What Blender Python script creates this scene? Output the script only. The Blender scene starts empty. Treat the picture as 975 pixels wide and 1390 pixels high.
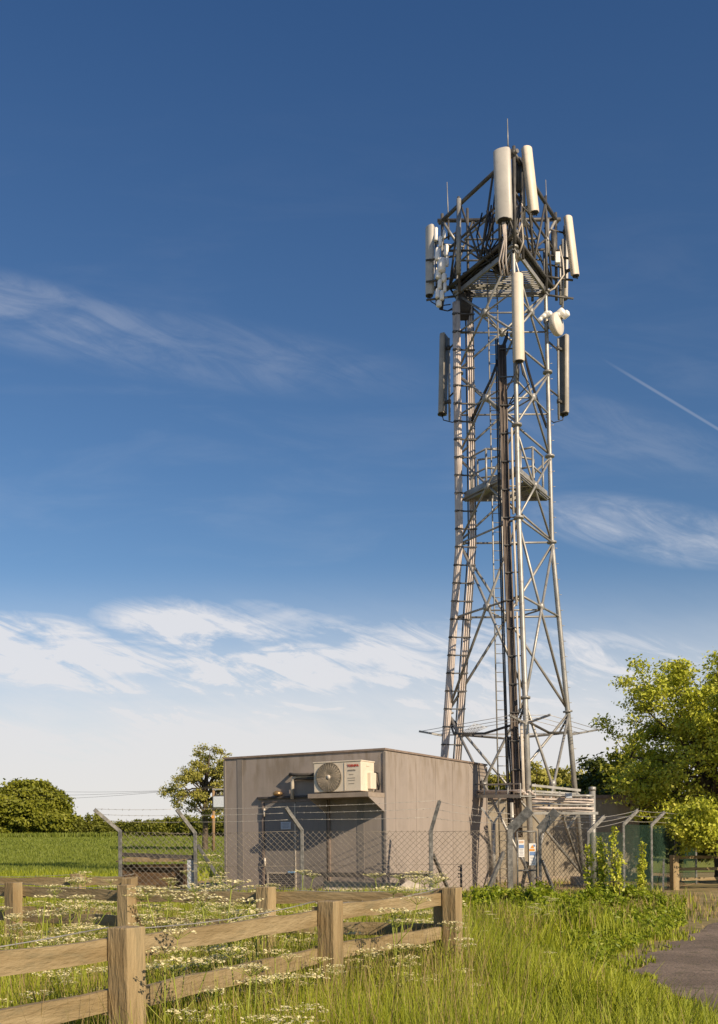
import bpy, bmesh, math, random
import numpy as np
from mathutils import Vector, Matrix
random.seed(7); rng = np.random.default_rng(7)
scn = bpy.context.scene
C = scn.collection
R = math.radians
EYE = 1.58; FPX = 1380.0; ROLL = R(0.6)

# ------------------------------------------------------------------ camera
cd = bpy.data.cameras.new('camera'); cam = bpy.data.objects.new('camera', cd); C.objects.link(cam)
cam.location = (0, 0, EYE)
cam.rotation_euler = (R(90), 0, 0)
cam.rotation_mode = 'XYZ'
cam.matrix_world = Matrix.Translation((0, 0, EYE)) @ Matrix.Rotation(R(90), 4, 'X') @ Matrix.Rotation(-ROLL, 4, 'Z')
cd.sensor_fit = 'HORIZONTAL'; cd.sensor_width = 36; cd.lens = 36 * FPX / 975
cd.shift_y = (1140 - 695) / 975; cd.clip_end = 5000; cd.clip_start = 0.1
scn.camera = cam

# ------------------------------------------------------------------ node helpers
class NT:
    def __init__(s, tree): s.t = tree; s.n = tree.nodes; s.l = tree.links
    def node(s, typ, **kw):
        n = s.n.new(typ)
        for k, v in kw.items(): setattr(n, k, v)
        return n
    def inp(s, n, i, v):
        if v is None: return
        if isinstance(v, bpy.types.NodeSocket): s.l.new(v, n.inputs[i])
        else: n.inputs[i].default_value = v
    def m(s, op, a, b=None, c=None, clamp=False):
        n = s.node('ShaderNodeMath', operation=op, use_clamp=clamp)
        s.inp(n, 0, a); s.inp(n, 1, b); s.inp(n, 2, c); return n.outputs[0]
    def mix(s, f, a, b, blend='MIX'):
        n = s.node('ShaderNodeMix', data_type='RGBA', blend_type=blend, clamp_factor=True)
        s.inp(n, 0, f); s.inp(n, 6, a); s.inp(n, 7, b); return n.outputs[2]
    def noise(s, vec, scale, detail=4, rough=.55, dist=0.0):
        n = s.node('ShaderNodeTexNoise'); s.inp(n, 'Vector', vec)
        n.inputs['Scale'].default_value = scale; n.inputs['Detail'].default_value = detail
        n.inputs['Roughness'].default_value = rough; n.inputs['Distortion'].default_value = dist
        return n.outputs['Fac']
    def smooth(s, v, a, b):
        n = s.node('ShaderNodeMapRange', interpolation_type='SMOOTHSTEP'); s.inp(n, 0, v)
        n.inputs[1].default_value = a; n.inputs[2].default_value = b; return n.outputs[0]
    def comb(s, x, y, z):
        n = s.node('ShaderNodeCombineXYZ'); s.inp(n, 0, x); s.inp(n, 1, y); s.inp(n, 2, z); return n.outputs[0]
    def ramp(s, f, stops):
        n = s.node('ShaderNodeValToRGB'); s.inp(n, 0, f); e = n.color_ramp.elements
        while len(e) < len(stops): e.new(0.5)
        for el, (p, c) in zip(e, stops): el.position = p; el.color = (*c, 1)
        return n.outputs[0]

# ------------------------------------------------------------------ sun and sky
SUN_H = Vector((0.655, -0.756, 0)).normalized(); SUN_EL = R(28.5)
sun_dir = Vector((SUN_H.x * math.cos(SUN_EL), SUN_H.y * math.cos(SUN_EL), math.sin(SUN_EL)))
sl = bpy.data.lights.new('sun', 'SUN'); sl.energy = 5.0; sl.angle = R(0.5); sl.color = (1.0, 0.80, 0.565)
so = bpy.data.objects.new('sun', sl); C.objects.link(so); so.location = (20, -20, 30)
so.rotation_euler = (-sun_dir).to_track_quat('-Z', 'Y').to_euler()

world = bpy.data.worlds.new('World'); scn.world = world; world.use_nodes = True
N = NT(world.node_tree); N.n.clear()
sky = N.node('ShaderNodeTexSky', sky_type='NISHITA'); sky.sun_disc = False
sky.sun_elevation = SUN_EL; sky.sun_rotation = math.atan2(SUN_H.x, SUN_H.y)
sky.air_density = 1.0; sky.dust_density = 0.25; sky.ozone_density = 2.5; sky.altitude = 0
tc = N.node('ShaderNodeTexCoord'); sp = N.node('ShaderNodeSeparateXYZ'); N.l.new(tc.outputs['Generated'], sp.inputs[0])
dx, dy, dz = sp.outputs
yy = N.m('MAXIMUM', dy, 0.08)
u = N.m('DIVIDE', dx, yy); v = N.m('DIVIDE', dz, yy)          # tangents of the viewing direction, north-facing
hz = N.m('SQRT', N.m('ADD', N.m('MULTIPLY', dx, dx), N.m('MULTIPLY', dy, dy)))
el = N.m('DIVIDE', dz, N.m('MAXIMUM', hz, .05))
tint = N.ramp(N.m('MULTIPLY', el, 1.0), [(0.0, (1.0, .93, .88)), (0.18, (.78, .87, .94)), (0.36, (.61, .79, .94)), (0.82, (.46, .70, .94))])
skycol = N.mix(1.0, sky.outputs[0], tint, 'MULTIPLY')
def blob(cu, cv, ru, rv, ang=0):
    a = N.m('SUBTRACT', u, cu); b = N.m('SUBTRACT', v, cv)
    ca, sa = math.cos(ang), math.sin(ang)
    p = N.m('DIVIDE', N.m('ADD', N.m('MULTIPLY', a, ca), N.m('MULTIPLY', b, sa)), ru)
    q = N.m('DIVIDE', N.m('SUBTRACT', N.m('MULTIPLY', b, ca), N.m('MULTIPLY', a, sa)), rv)
    d = N.m('ADD', N.m('MULTIPLY', p, p), N.m('MULTIPLY', q, q))
    return N.m('SUBTRACT', 1.0, N.smooth(d, 0.0, 1.0))
def uv(px, py): return ((px - 487.5) / FPX, (1140 - py) / FPX)
n1 = N.noise(N.comb(N.m('ADD', N.m('MULTIPLY', u, 2.2), N.m('MULTIPLY', v, .9)), N.m('MULTIPLY', v, 9.0), 3.1), 2.4, 8, .60, .5)
n2 = N.noise(N.comb(N.m('ADD', N.m('MULTIPLY', u, 6.0), N.m('MULTIPLY', v, 5.0)), N.m('SUBTRACT', N.m('MULTIPLY', v, 15.0), N.m('MULTIPLY', u, -4.0)), 7.7), 2.6, 9, .66, .8)
wisps = N.m('MULTIPLY', N.smooth(n1, .27, .62), N.m('ADD', .36, N.m('MULTIPLY', N.smooth(n2, .3, .7), .85)))
masks = None
for (px, py, rx, ry, an, k) in [(50, 880, 230, 62, -.10, 1.6), (320, 888, 230, 74, -.26, 1.8), (520, 965, 360, 60, -.05, 1.3), (140, 985, 400, 62, 0, 1.2), (440, 905, 260, 50, -.2, 1.2), (487, 925, 700, 105, 0, 1.15),
                                (60, 425, 280, 60, -.26, .17), (250, 470, 420, 60, -.15, .09), (890, 725, 200, 50, -.18, .42), (800, 925, 300, 60, -.1, 1.0),
                                (830, 590, 260, 60, -.3, .08), (590, 890, 180, 30, -.3, .5), (430, 850, 150, 30, -.25, .5)]:
    cu, cv = uv(px, py)
    b = N.m('MULTIPLY', blob(cu, cv, rx / FPX, ry / FPX, an), k)
    masks = b if masks is None else N.m('MAXIMUM', masks, b)
cl = N.m('MULTIPLY', N.m('ADD', wisps, N.m('MULTIPLY', N.smooth(n2, .32, .66), .26)), masks, clamp=True)
low = N.m('MULTIPLY', N.m('SUBTRACT', 1.0, N.smooth(v, .05, .28)), N.m('ADD', .50, N.m('ADD', N.m('MULTIPLY', n1, .7), N.m('MULTIPLY', n2, .6))), clamp=True)
vg = N.m('MULTIPLY', N.smooth(n1, .45, .75), N.m('SUBTRACT', 1.0, N.smooth(v, .3, .8)))
# contrail
(c0u, c0v), (c1u, c1v) = uv(835, 497), uv(985, 590)
L_ = math.hypot(c1u - c0u, c1v - c0v); tu, tv = (c1u - c0u) / L_, (c1v - c0v) / L_
al = N.m('ADD', N.m('MULTIPLY', N.m('SUBTRACT', u, c0u), tu), N.m('MULTIPLY', N.m('SUBTRACT', v, c0v), tv))
ac = N.m('ABSOLUTE', N.m('SUBTRACT', N.m('MULTIPLY', N.m('SUBTRACT', v, c0v), tu), N.m('MULTIPLY', N.m('SUBTRACT', u, c0u), tv)))
wdt = N.m('MULTIPLY', N.m('SUBTRACT', 1.0, N.smooth(ac, 0.0004, 0.0022)), N.m('MULTIPLY', N.smooth(al, -.02, .05), .17))
tot = N.m('MAXIMUM', N.m('MAXIMUM', cl, low), N.m('MAXIMUM', wdt, N.m('MULTIPLY', vg, .05)), clamp=True)
cloudcol = N.mix(N.smooth(v, 0.0, .22), (7.9, 7.6, 7.4, 1), (7.7, 7.7, 8.0, 1))
fin = N.mix(N.m('MULTIPLY', tot, .92), skycol, cloudcol)
bg = N.node('ShaderNodeBackground'); N.l.new(fin, bg.inputs[0]); bg.inputs[1].default_value = 0.082
wo = N.node('ShaderNodeOutputWorld'); N.l.new(bg.outputs[0], wo.inputs[0])

scn.view_settings.view_transform = 'Standard'; scn.view_settings.look = 'None'
scn.view_settings.exposure = 0.30; scn.view_settings.gamma = 1.0
scn.view_settings.use_curve_mapping = False
scn.cycles.max_bounces = 8; scn.cycles.transparent_max_bounces = 12

# ------------------------------------------------------------------ materials
def material(name, c1, c2=None, scale=3.0, rough=.7, metal=0.0, bump=0.0, bscale=None, stretch=(1, 1, 1), lo=.35, hi=.68,
             c3=None, s3=20.0, k3=.5, spec=.4, detail=5, transl=0.0, attr=False):
    mt = bpy.data.materials.new(name); mt.use_nodes = True
    n = NT(mt.node_tree); b = n.n['Principled BSDF']; out = n.n['Material Output']
    t = n.node('ShaderNodeTexCoord'); mp = n.node('ShaderNodeMapping'); n.l.new(t.outputs['Object'], mp.inputs[0])
    mp.inputs['Scale'].default_value = stretch
    vec = mp.outputs[0]
    col = (*c1, 1)
    if attr:
        a = n.node('ShaderNodeAttribute', attribute_name='rnd'); f = a.outputs['Fac']
        col = n.mix(f, (*c1, 1), (*(c2 or c1), 1))
        if c3: col = n.mix(n.smooth(f, .86, .98), col, (*c3, 1))
        col = n.mix(n.m('MULTIPLY', n.smooth(n.noise(t.outputs['Object'], scale, 2), .35, .65), .25), col, (c1[0] * .6, c1[1] * .65, c1[2] * .6, 1))
    elif c2:
        f = n.smooth(n.noise(vec, scale, detail), lo, hi); col = n.mix(f, (*c1, 1), (*c2, 1))
        if c3: col = n.mix(n.m('MULTIPLY', n.smooth(n.noise(vec, s3, 4, .65), .5, .72), k3), col, (*c3, 1))
    n.inp(b, 'Base Color', col)
    b.inputs['Roughness'].default_value = rough; b.inputs['Metallic'].default_value = metal
    b.inputs['Specular IOR Level'].default_value = spec
    if bump:
        bp = n.node('ShaderNodeBump'); bp.inputs['Strength'].default_value = bump; bp.inputs['Distance'].default_value = .02
        n.l.new(n.noise(vec, bscale or scale * 5, 5), bp.inputs['Height']); n.l.new(bp.outputs[0], b.inputs['Normal'])
    if transl:
        tr = n.node('ShaderNodeBsdfTranslucent'); n.inp(tr, 0, n.mix(.6, col, (.16, .20, .02, 1)) if False else col)
        ms = n.node('ShaderNodeMixShader'); ms.inputs[0].default_value = transl
        n.l.new(b.outputs[0], ms.inputs[1]); n.l.new(tr.outputs[0], ms.inputs[2]); n.l.new(ms.outputs[0], out.inputs[0])
    return mt
M = {}
M['galv'] = material('galvanised_steel', (.27, .27, .255), (.40, .395, .375), 2.5, .45, .35, c3=(.13, .12, .10), s3=5, k3=.7)
M['galv_dark'] = material('weathered_steel', (.075, .072, .068), (.13, .125, .115), 3, .5, .3, c3=(.05, .05, .048), s3=9)
M['galv_fence'] = material('fence_zinc', (.12, .12, .115), (.25, .245, .23), 9, .5, .35, c3=(.08, .075, .065), s3=26, k3=.85)
M['cable_grey'] = material('grey_cable_jacket', (.52, .46, .42), (.64, .57, .52), 3, .4, stretch=(1, 1, .4), c3=(.2, .15, .12), s3=8, k3=.6)
M['cable_brown'] = material('brown_cable_jacket', (.085, .065, .052), (.14, .11, .09), 3, .45)
M['cable_black'] = material('black_rubber', (.018, .018, .02), (.035, .033, .032), 5, .45)
M['radome'] = material('cream_radome', (.62, .55, .44), (.68, .60, .49), 2, .45, c3=(.50, .43, .33), s3=7, k3=.35)
M['radome_grey'] = material('grey_radome', (.47, .45, .41), (.53, .51, .46), 2, .4, c3=(.36, .34, .30), s3=7, k3=.3)
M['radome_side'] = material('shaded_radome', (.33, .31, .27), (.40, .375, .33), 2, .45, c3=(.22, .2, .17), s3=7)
M['radome_dark'] = material('panel_back_metal', (.12, .115, .105), (.18, .17, .155), 3, .5, .4)
M['white_gloss'] = material('white_housing', (.85, .83, .78), (.92, .9, .86), 5, .22, spec=.7)
M['dish'] = material('dish_paint', (.62, .58, .50), (.70, .66, .58), 4, .4)
M['ac'] = material('cream_enamel', (.66, .58, .47), (.71, .63, .51), 4, .35, c3=(.52, .43, .33), s3=9, k3=.35)
M['ac_dark'] = material('fan_cavity', (.19, .165, .13), (.26, .225, .18), 6, .6)
M['ac_grille'] = material('wire_grille', (.46, .40, .31), (.55, .47, .37), 8, .45, .2)
M['red'] = material('red_print', (.50, .06, .03), None, rough=.5)
M['grey_print'] = material('grey_print', (.22, .19, .17), None, rough=.6)
M['slab'] = material('shelf_paint', (.27, .225, .185), (.33, .275, .225), 4, .7, c3=(.22, .17, .13), s3=9)
M['canopy'] = material('canopy_metal', (.045, .042, .042), (.08, .07, .065), 5, .6)
M['bronze'] = material('bronze_bowl', (.36, .24, .12), (.45, .3, .16), 6, .35, .6)
M['copper_pipe'] = material('insulated_pipe', (.05, .045, .04), (.09, .08, .07), 6, .7)
M['conduit'] = material('pale_conduit', (.5, .45, .38), (.6, .54, .45), 6, .5)
M['sign_white'] = material('sign_enamel', (.72, .72, .70), (.80, .80, .78), 6, .4)
M['sign_blue'] = material('sign_blue', (.16, .26, .48), None, rough=.4)
M['sign_orange'] = material('sign_orange', (.65, .30, .06), None, rough=.4)
M['sign_text'] = material('sign_text', (.28, .28, .33), None, rough=.5)
M['plate'] = material('pale_plate', (.40, .45, .52), (.48, .52, .58), 9, .5)
M['handle_blue'] = material('blue_handle', (.20, .38, .60), None, rough=.35)
M['chain'] = material('chain_steel', (.5, .38, .30), (.6, .5, .42), 20, .45, .3)
M['wood'] = material('weathered_timber', (.25, .18, .09), (.36, .275, .15), 1.6, .8, bump=.7, bscale=9, stretch=(5, 5, .9), c3=(.17, .15, .09), s3=3.0, k3=.5)
M['wood_rail'] = material('weathered_rail', (.23, .17, .085), (.32, .25, .14), 1.4, .8, bump=.7, bscale=6, stretch=(1.8, 1.8, 8), c3=(.15, .135, .08), s3=2.4, k3=.5)
M['old_wood'] = material('old_board', (.07, .042, .022), (.15, .09, .045), 4, .85, bump=.5, bscale=20, stretch=(.5, 1, 3), c3=(.24, .16, .08), s3=9)
M['board'] = material('pale_board', (.42, .37, .30), (.50, .44, .36), 5, .8, c3=(.3, .25, .2), s3=15)
M['wire'] = material('fence_wire', (.36, .35, .33), (.46, .44, .40), 8, .45, .4)
M['link'] = material('chain_link_wire', (.17, .15, .12), (.26, .23, .19), 10, .5, .3)
M['green_link'] = material('green_coated_wire', (.03, .08, .05), (.05, .115, .07), 10, .5)
M['concrete'] = material('concrete', (.28, .235, .185), (.38, .32, .25), 4, .9, bump=.3, c3=(.2, .17, .13), s3=18)
M['bark'] = material('bark', (.07, .055, .035), (.13, .10, .07), 5, .9, bump=.6, bscale=20, stretch=(1, 1, .3))
M['pole_wood'] = material('pole_timber', (.26, .17, .09), (.34, .23, .13), 4, .85, stretch=(1, 1, .2))
M['leaf_ash'] = material('ash_leaves', (.36, .42, .026), (.66, .66, .08), 1.1, .5, attr=True, transl=.28, c3=(.72, .70, .16))
M['leaf_oak'] = material('oak_leaves', (.16, .185, .014), (.28, .29, .028), .5, .6, attr=True, transl=.25)
M['leaf_far'] = material('far_leaves', (.30, .30, .05), (.48, .44, .10), .4, .6, attr=True, transl=.3)
M['leaf_hedge'] = material('hedge_leaves', (.13, .15, .016), (.25, .26, .035), .4, .6, attr=True, transl=.25)
M['leaf_bush'] = material('bush_leaves', (.17, .25, .014), (.42, .47, .03), 1.6, .5, attr=True, transl=.35, c3=(.34, .33, .04))
M['leaf_dark'] = material('dark_leaves', (.05, .07, .012), (.11, .13, .02), .8, .5, attr=True, transl=.25)
M['grass'] = material('grass_blades', (.18, .24, .012), (.44, .46, .03), .7, .6, attr=True, transl=.25, c3=(.50, .40, .15))
M['crop'] = material('crop_blades', (.15, .20, .024), (.25, .285, .042), .25, .6, attr=True, transl=.3)
M['dry'] = material('dry_stems', (.32, .23, .09), (.45, .35, .16), .8, .7, attr=True, transl=.25)
M['stem'] = material('green_stem', (.20, .25, .03), (.32, .34, .06), 4, .7)
M['petal'] = material('cream_florets', (.80, .72, .38), (.88, .82, .52), 30, .6, transl=.2)
M['umbel_leaf'] = material('ferny_leaf', (.14, .21, .014), (.26, .32, .025), 3, .6, transl=.3)
M['pink'] = material('pink_petal', (.6, .2, .3), None, rough=.6)

def wall_material(name, base, alt, dark, stripe=.9, streak=.5):
    mt = bpy.data.materials.new(name); mt.use_nodes = True
    n = NT(mt.node_tree); b = n.n['Principled BSDF']
    t = n.node('ShaderNodeTexCoord'); s = n.node('ShaderNodeSeparateXYZ'); n.l.new(t.outputs['Object'], s.inputs[0])
    a = n.comb(s.outputs[0], s.outputs[1], n.m('MULTIPLY', s.outputs[2], .04))
    f = n.smooth(n.noise(a, 3.2, 5, .6), .38, .64)
    g = n.smooth(n.noise(t.outputs['Object'], 2.0, 6, .65), .45, .75)
    fine = n.smooth(n.noise(n.comb(s.outputs[0], s.outputs[1], n.m('MULTIPLY', s.outputs[2], .12)), 22, 4, .6), .45, .8)
    c = n.mix(n.m('MULTIPLY', f, stripe), (*base, 1), (*alt, 1))
    c = n.mix(n.m('MULTIPLY', g, .35), c, (*dark, 1))
    c = n.mix(n.m('MULTIPLY', fine, streak), c, (*dark, 1))
    top = n.m('MULTIPLY', n.smooth(s.outputs[2], 2.4, 3.9), n.smooth(n.noise(n.comb(s.outputs[0], s.outputs[1], n.m('MULTIPLY', s.outputs[2], .25)), 5, 5), .42, .7))
    c = n.mix(n.m('MULTIPLY', top, .6), c, (dark[0] * .8, dark[1] * .72, dark[2] * .55, 1))
    n.inp(b, 'Base Color', c); b.inputs['Roughness'].default_value = .85
    bp = n.node('ShaderNodeBump'); bp.inputs['Strength'].default_value = .25; bp.inputs['Distance'].default_value = .01
    n.l.new(n.noise(t.outputs['Object'], 60, 4), bp.inputs['Height']); n.l.new(bp.outputs[0], b.inputs['Normal'])
    return mt
M['cabin'] = wall_material('cabin_cladding', (.315, .275, .245), (.265, .232, .207), (.205, .178, .155), .6, .14)
M['cabin_door'] = wall_material('shaded_door_and_strips', (.225, .205, .19), (.195, .18, .168), (.15, .135, .125), .6, .25)  # doors darker than the walls to deepen the shelf shadow; also colours trim strips
M['cabin_far'] = wall_material('far_cabin_render', (.34, .30, .23), (.28, .245, .185), (.19, .165, .125))
M['trim'] = material('cabin_trim', (.20, .155, .125), (.26, .205, .17), 5, .7, c3=(.12, .09, .07), s3=12)

# ------------------------------------------------------------------ object helpers
def tag(o, label=None, cat=None, group=None, kind=None):
    if label: o['label'] = label
    if cat: o['category'] = cat
    if group: o['group'] = group
    if kind: o['kind'] = kind
    return o
def thing(name, label, cat, loc=(0, 0, 0), group=None):
    o = bpy.data.objects.new(name, None); C.objects.link(o); o.location = loc
    o.empty_display_size = .3
    return tag(o, label, cat, group)
def root_loc(p):
    l = Vector((0, 0, 0))
    while p is not None: l += Vector(p.location); p = p.parent
    return l
def copy_tree(o, parent=None):
    c = o.copy(); C.objects.link(c); c.parent = parent
    for ch in list(o.children): copy_tree(ch, c)
    return c
class MB:
    def __init__(s): s.v = []; s.f = []; s.sm = []
    def add(s, vs, fs, smooth=False):
        b = len(s.v); s.v += [tuple(q) for q in vs]
        for f in fs: s.f.append([b + i for i in f]); s.sm.append(smooth)
        return s
    def box(s, c, size, ax=None, ay=None, bevel=0.0):
        c = Vector(c); ax = Vector(ax or (1, 0, 0)).normalized(); az = Vector((0, 0, 1))
        ay = Vector(ay).normalized() if ay is not None else az.cross(ax).normalized()
        az = ax.cross(ay).normalized(); h = [q / 2 for q in size]
        if not bevel:
            vs = [c + ax * h[0] * i + ay * h[1] * j + az * h[2] * k for k in (-1, 1) for j in (-1, 1) for i in (-1, 1)]
            return s.add(vs, [(0, 2, 3, 1), (4, 5, 7, 6), (0, 1, 5, 4), (2, 6, 7, 3), (0, 4, 6, 2), (1, 3, 7, 5)])
        bm = bmesh.new(); bmesh.ops.create_cube(bm, size=1)
        for q in bm.verts: q.co = Vector((q.co.x * size[0], q.co.y * size[1], q.co.z * size[2]))
        bmesh.ops.bevel(bm, geom=bm.edges[:], offset=bevel, segments=2, affect='EDGES', profile=.5)
        bm.verts.index_update()
        vs = [c + ax * q.co.x + ay * q.co.y + az * q.co.z for q in bm.verts]
        fs = [[q.index for q in f.verts] for f in bm.faces]; bm.free()
        return s.add(vs, fs)
    def bar(s, a, b, w, h, up=(0, 0, 1)):
        a = Vector(a); b = Vector(b); d = (b - a); L = d.length; d.normalize(); up = Vector(up)
        if abs(d.dot(up)) > .98: up = Vector((1, 0, 0))
        sd = d.cross(up).normalized(); uu = sd.cross(d)
        return s.box((a + b) / 2, (L, w, h), d, sd if True else uu)
    def tube(s, pts, r, n=8, cap=True):
        pts = [Vector(p) for p in pts]; k = len(pts)
        rs = r if isinstance(r, (list, tuple)) else [r] * k
        vs = []; fs = []; prev = None
        for i, p in enumerate(pts):
            d = (pts[min(i + 1, k - 1)] - pts[max(i - 1, 0)]).normalized()
            if prev is None: a = d.orthogonal().normalized()
            else: a = (prev - d * prev.dot(d)); a = a.normalized() if a.length > 1e-5 else d.orthogonal().normalized()
            prev = a; b = d.cross(a)
            for j in range(n):
                t = 2 * math.pi * j / n; vs.append(p + (a * math.cos(t) + b * math.sin(t)) * rs[i])
        for i in range(k - 1):
            for j in range(n): fs.append((i * n + j, i * n + (j + 1) % n, (i + 1) * n + (j + 1) % n, (i + 1) * n + j))
        s.add(vs, fs, True)
        if cap:
            b = len(s.v) - len(vs)
            s.f.append([b + j for j in range(n)][::-1]); s.sm.append(False)
            s.f.append([b + (k - 1) * n + j for j in range(n)]); s.sm.append(False)
        return s
    def extrude(s, poly, vec, smooth=False):
        vec = Vector(vec); n = len(poly); P = [Vector(p) for p in poly]
        return s.add(P + [p + vec for p in P], [list(range(n))[::-1], [n + i for i in range(n)]] + [(i, (i + 1) % n, n + (i + 1) % n, n + i) for i in range(n)])
    def lathe(s, c, axis, prof, n=20):
        c = Vector(c); ax = Vector(axis).normalized(); a = ax.orthogonal().normalized(); b = ax.cross(a); vs = []; fs = []
        for (r, h) in prof:
            for j in range(n):
                t = 2 * math.pi * j / n; vs.append(c + ax * h + (a * math.cos(t) + b * math.sin(t)) * r)
        for i in range(len(prof) - 1):
            for j in range(n): fs.append((i * n + j, i * n + (j + 1) % n, (i + 1) * n + (j + 1) % n, (i + 1) * n + j))
        return s.add(vs, fs, True)
    def build(s, name, mat, parent=None):
        o0 = root_loc(parent)
        me = bpy.data.meshes.new(name); me.from_pydata([(q[0] - o0.x, q[1] - o0.y, q[2] - o0.z) for q in s.v], [], s.f)
        me.polygons.foreach_set('use_smooth', s.sm); me.materials.append(mat); me.update()
        o = bpy.data.objects.new(name, me); C.objects.link(o)
        if parent: o.parent = parent
        return o
def np_mesh(name, verts, faces, mat, parent=None, rnd=None, smooth=False):
    """verts (n,3); faces (m,k) all the same size; rnd per face"""
    o0 = root_loc(parent); me = bpy.data.meshes.new(name)
    verts = np.asarray(verts, dtype=np.float32) - np.array(o0, dtype=np.float32)
    m, k = faces.shape
    me.vertices.add(len(verts)); me.vertices.foreach_set('co', verts.ravel())
    me.loops.add(m * k); me.loops.foreach_set('vertex_index', faces.astype(np.int32).ravel())
    me.polygons.add(m); me.polygons.foreach_set('loop_start', np.arange(m, dtype=np.int32) * k)
    me.polygons.foreach_set('loop_total', np.full(m, k, dtype=np.int32))
    me.update(calc_edges=True)
    if rnd is not None:
        a = me.attributes.new('rnd', 'FLOAT', 'FACE'); a.data.foreach_set('value', np.asarray(rnd, dtype=np.float32))
    me.materials.append(mat); me.validate()
    o = bpy.data.objects.new(name, me); C.objects.link(o)
    if parent: o.parent = parent
    return o
def W(px, py, D):
    a, b = px - 487.5, 1140 - py; c, s = math.cos(ROLL), math.sin(ROLL)
    x, y = a * c + b * s, -a * s + b * c
    return Vector((x / FPX * D, D, EYE + y / FPX * D))
def G(px, D, z=0.0):                                    # the ground point seen at column px near the horizon at depth D
    return Vector(((px - 487.5) / FPX * D, D, z))

# ------------------------------------------------------------------ terrain
def terr(x, y):
    t = min(max((y - 48) / 150.0, 0), 1); t = t * t * (3 - 2 * t)
    return 2.75 * t + max(0, y - 198) * .004
def sheet(name, xs, ys, dz, mat, zf=None):
    vs = [(x, y, (zf or terr)(x, y) + dz) for y in ys for x in xs]; nx = len(xs)
    f = [(j * nx + i, j * nx + i + 1, (j + 1) * nx + i + 1, (j + 1) * nx + i) for j in range(len(ys) - 1) for i in range(nx - 1)]
    m = MB().add(vs, f, True); o = m.build(name, mat); o['kind'] = 'structure'; return o
M['ground'] = material('verge_soil', (.17, .15, .05), (.30, .23, .11), 1.2, .95, bump=.6, bscale=9, c3=(.26, .18, .09), s3=2.6, k3=.7)
M['field'] = material('young_crop', (.14, .175, .022), (.20, .225, .030), .12, .95, bump=.8, bscale=3, stretch=(1, .25, 1), c3=(.11, .14, .014), s3=.9, k3=.5)
M['earth'] = material('compound_earth', (.33, .22, .10), (.42, .30, .15), 1.6, .95, bump=.5, bscale=14, c3=(.24, .17, .08), s3=6, k3=.6)
M['path'] = material('worn_asphalt', (.15, .115, .085), (.24, .185, .14), .9, .92, bump=.9, bscale=24, c3=(.09, .08, .045), s3=5, k3=.85)
ysl = [-30, 0, 10, 20, 30, 40] + [48 + 10 * i for i in range(16)] + [230, 280, 400, 700, 1200, 2500]
sheet('ground', [-2500, -900, -400, -200, -100, -60, -30, -10, 10, 30, 60, 100, 200, 400, 900, 2500], ysl, 0, M['ground'])
sheet('field', [-300, -150, -80, -40, -20, 0, 20, 40, 80, 150, 300], [44, 48] + [58 + 10 * i for i in range(14)] + [208], .02, M['field'])
def poly_sheet(name, pts, z, mat):
    o = MB().add([(x, y, z) for x, y in pts], [list(range(len(pts)))]).build(name, mat); o['kind'] = 'structure'; return o
poly_sheet('compound_ground', [(-6.3, 25.1), (5.2, 24.0), (8.2, 28.7), (11.4, 34), (13, 44), (-7.5, 44)], .006, M['earth'])
def path_x(y): return 1.1 + (y - 8.4) * .5346 if y > 13.3 else 3.72 + ((13.3 - y) ** 2) * .055 - (13.3 - y) * .38
pe = [(path_x(q), q) for q in np.linspace(3, 36, 80)]
left = [(x + .10 * math.sin(i * 1.7) + random.uniform(-.08, .08), y) for i, (x, y) in enumerate(pe)]
right = [(x + 2.6 + random.uniform(-.08, .08), y) for x, y in pe][::-1]
poly_sheet('footpath', left + right, .010, M['path'])
def path_side(x, y): return (x - 1.1) - (y - 8.4) * .5346        # >0: on the path side

# ------------------------------------------------------------------ equipment cabin
CX, CY = .676, 26.05
U = Vector((.485, .8745, 0)).normalized(); V = Vector((-U.y, U.x, 0)); NF = -U; NR = Vector((U.y, -U.x, 0))
LV, LU = 5.05, 6.94; HB = EYE + 2.295
Cc = Vector((CX, CY, 0))
def bp(s, t, z, out=0): return Cc + V * s + U * t + Vector((0, 0, z))     # s along the door face, t along the right face
cab = thing('equipment_cabin', 'large grey-brown windowless equipment cabin with an air conditioner on its wall', 'building', Cc)
m = MB(); m.box(bp(LV / 2, LU / 2, HB / 2), (LU, LV, HB), U, V); m.build('wall', M['cabin'], cab)
m = MB(); m.box(bp(LV / 2, LU / 2, HB + .025), (LU + .07, LV + .07, .05), U, V)
m.box(bp(2.0, 6.6, HB + .11), (.5, .4, .12), U, V); m.build('roof', M['trim'], cab)
for (s, t) in ((0, 0), (LV, 0), (0, LU)):
    m = MB(); m.box(bp(s, t, HB / 2 - .02), (.06, .06, HB - .05), U, V); m.build('corner_trim', M['cabin_door'], cab)
for s0, s1 in ((.62, .82), (4.45, 4.62)):
    m = MB(); m.box(bp((s0 + s1) / 2, -.006, 1.3 if s0 < 1 else 1.95), (.012, s1 - s0, 2.6 if s0 < 1 else 3.8), U, V); m.build('cover_strip', M['cabin_door'], cab)
for t0 in (.6, 1.85, 3.1, 4.3, 5.5):
    m = MB(); m.box(bp(-.004, t0, HB / 2 - .03), (.02, .01, HB - .1), U, V); m.build('cover_strip', M['cabin'], cab)
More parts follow.
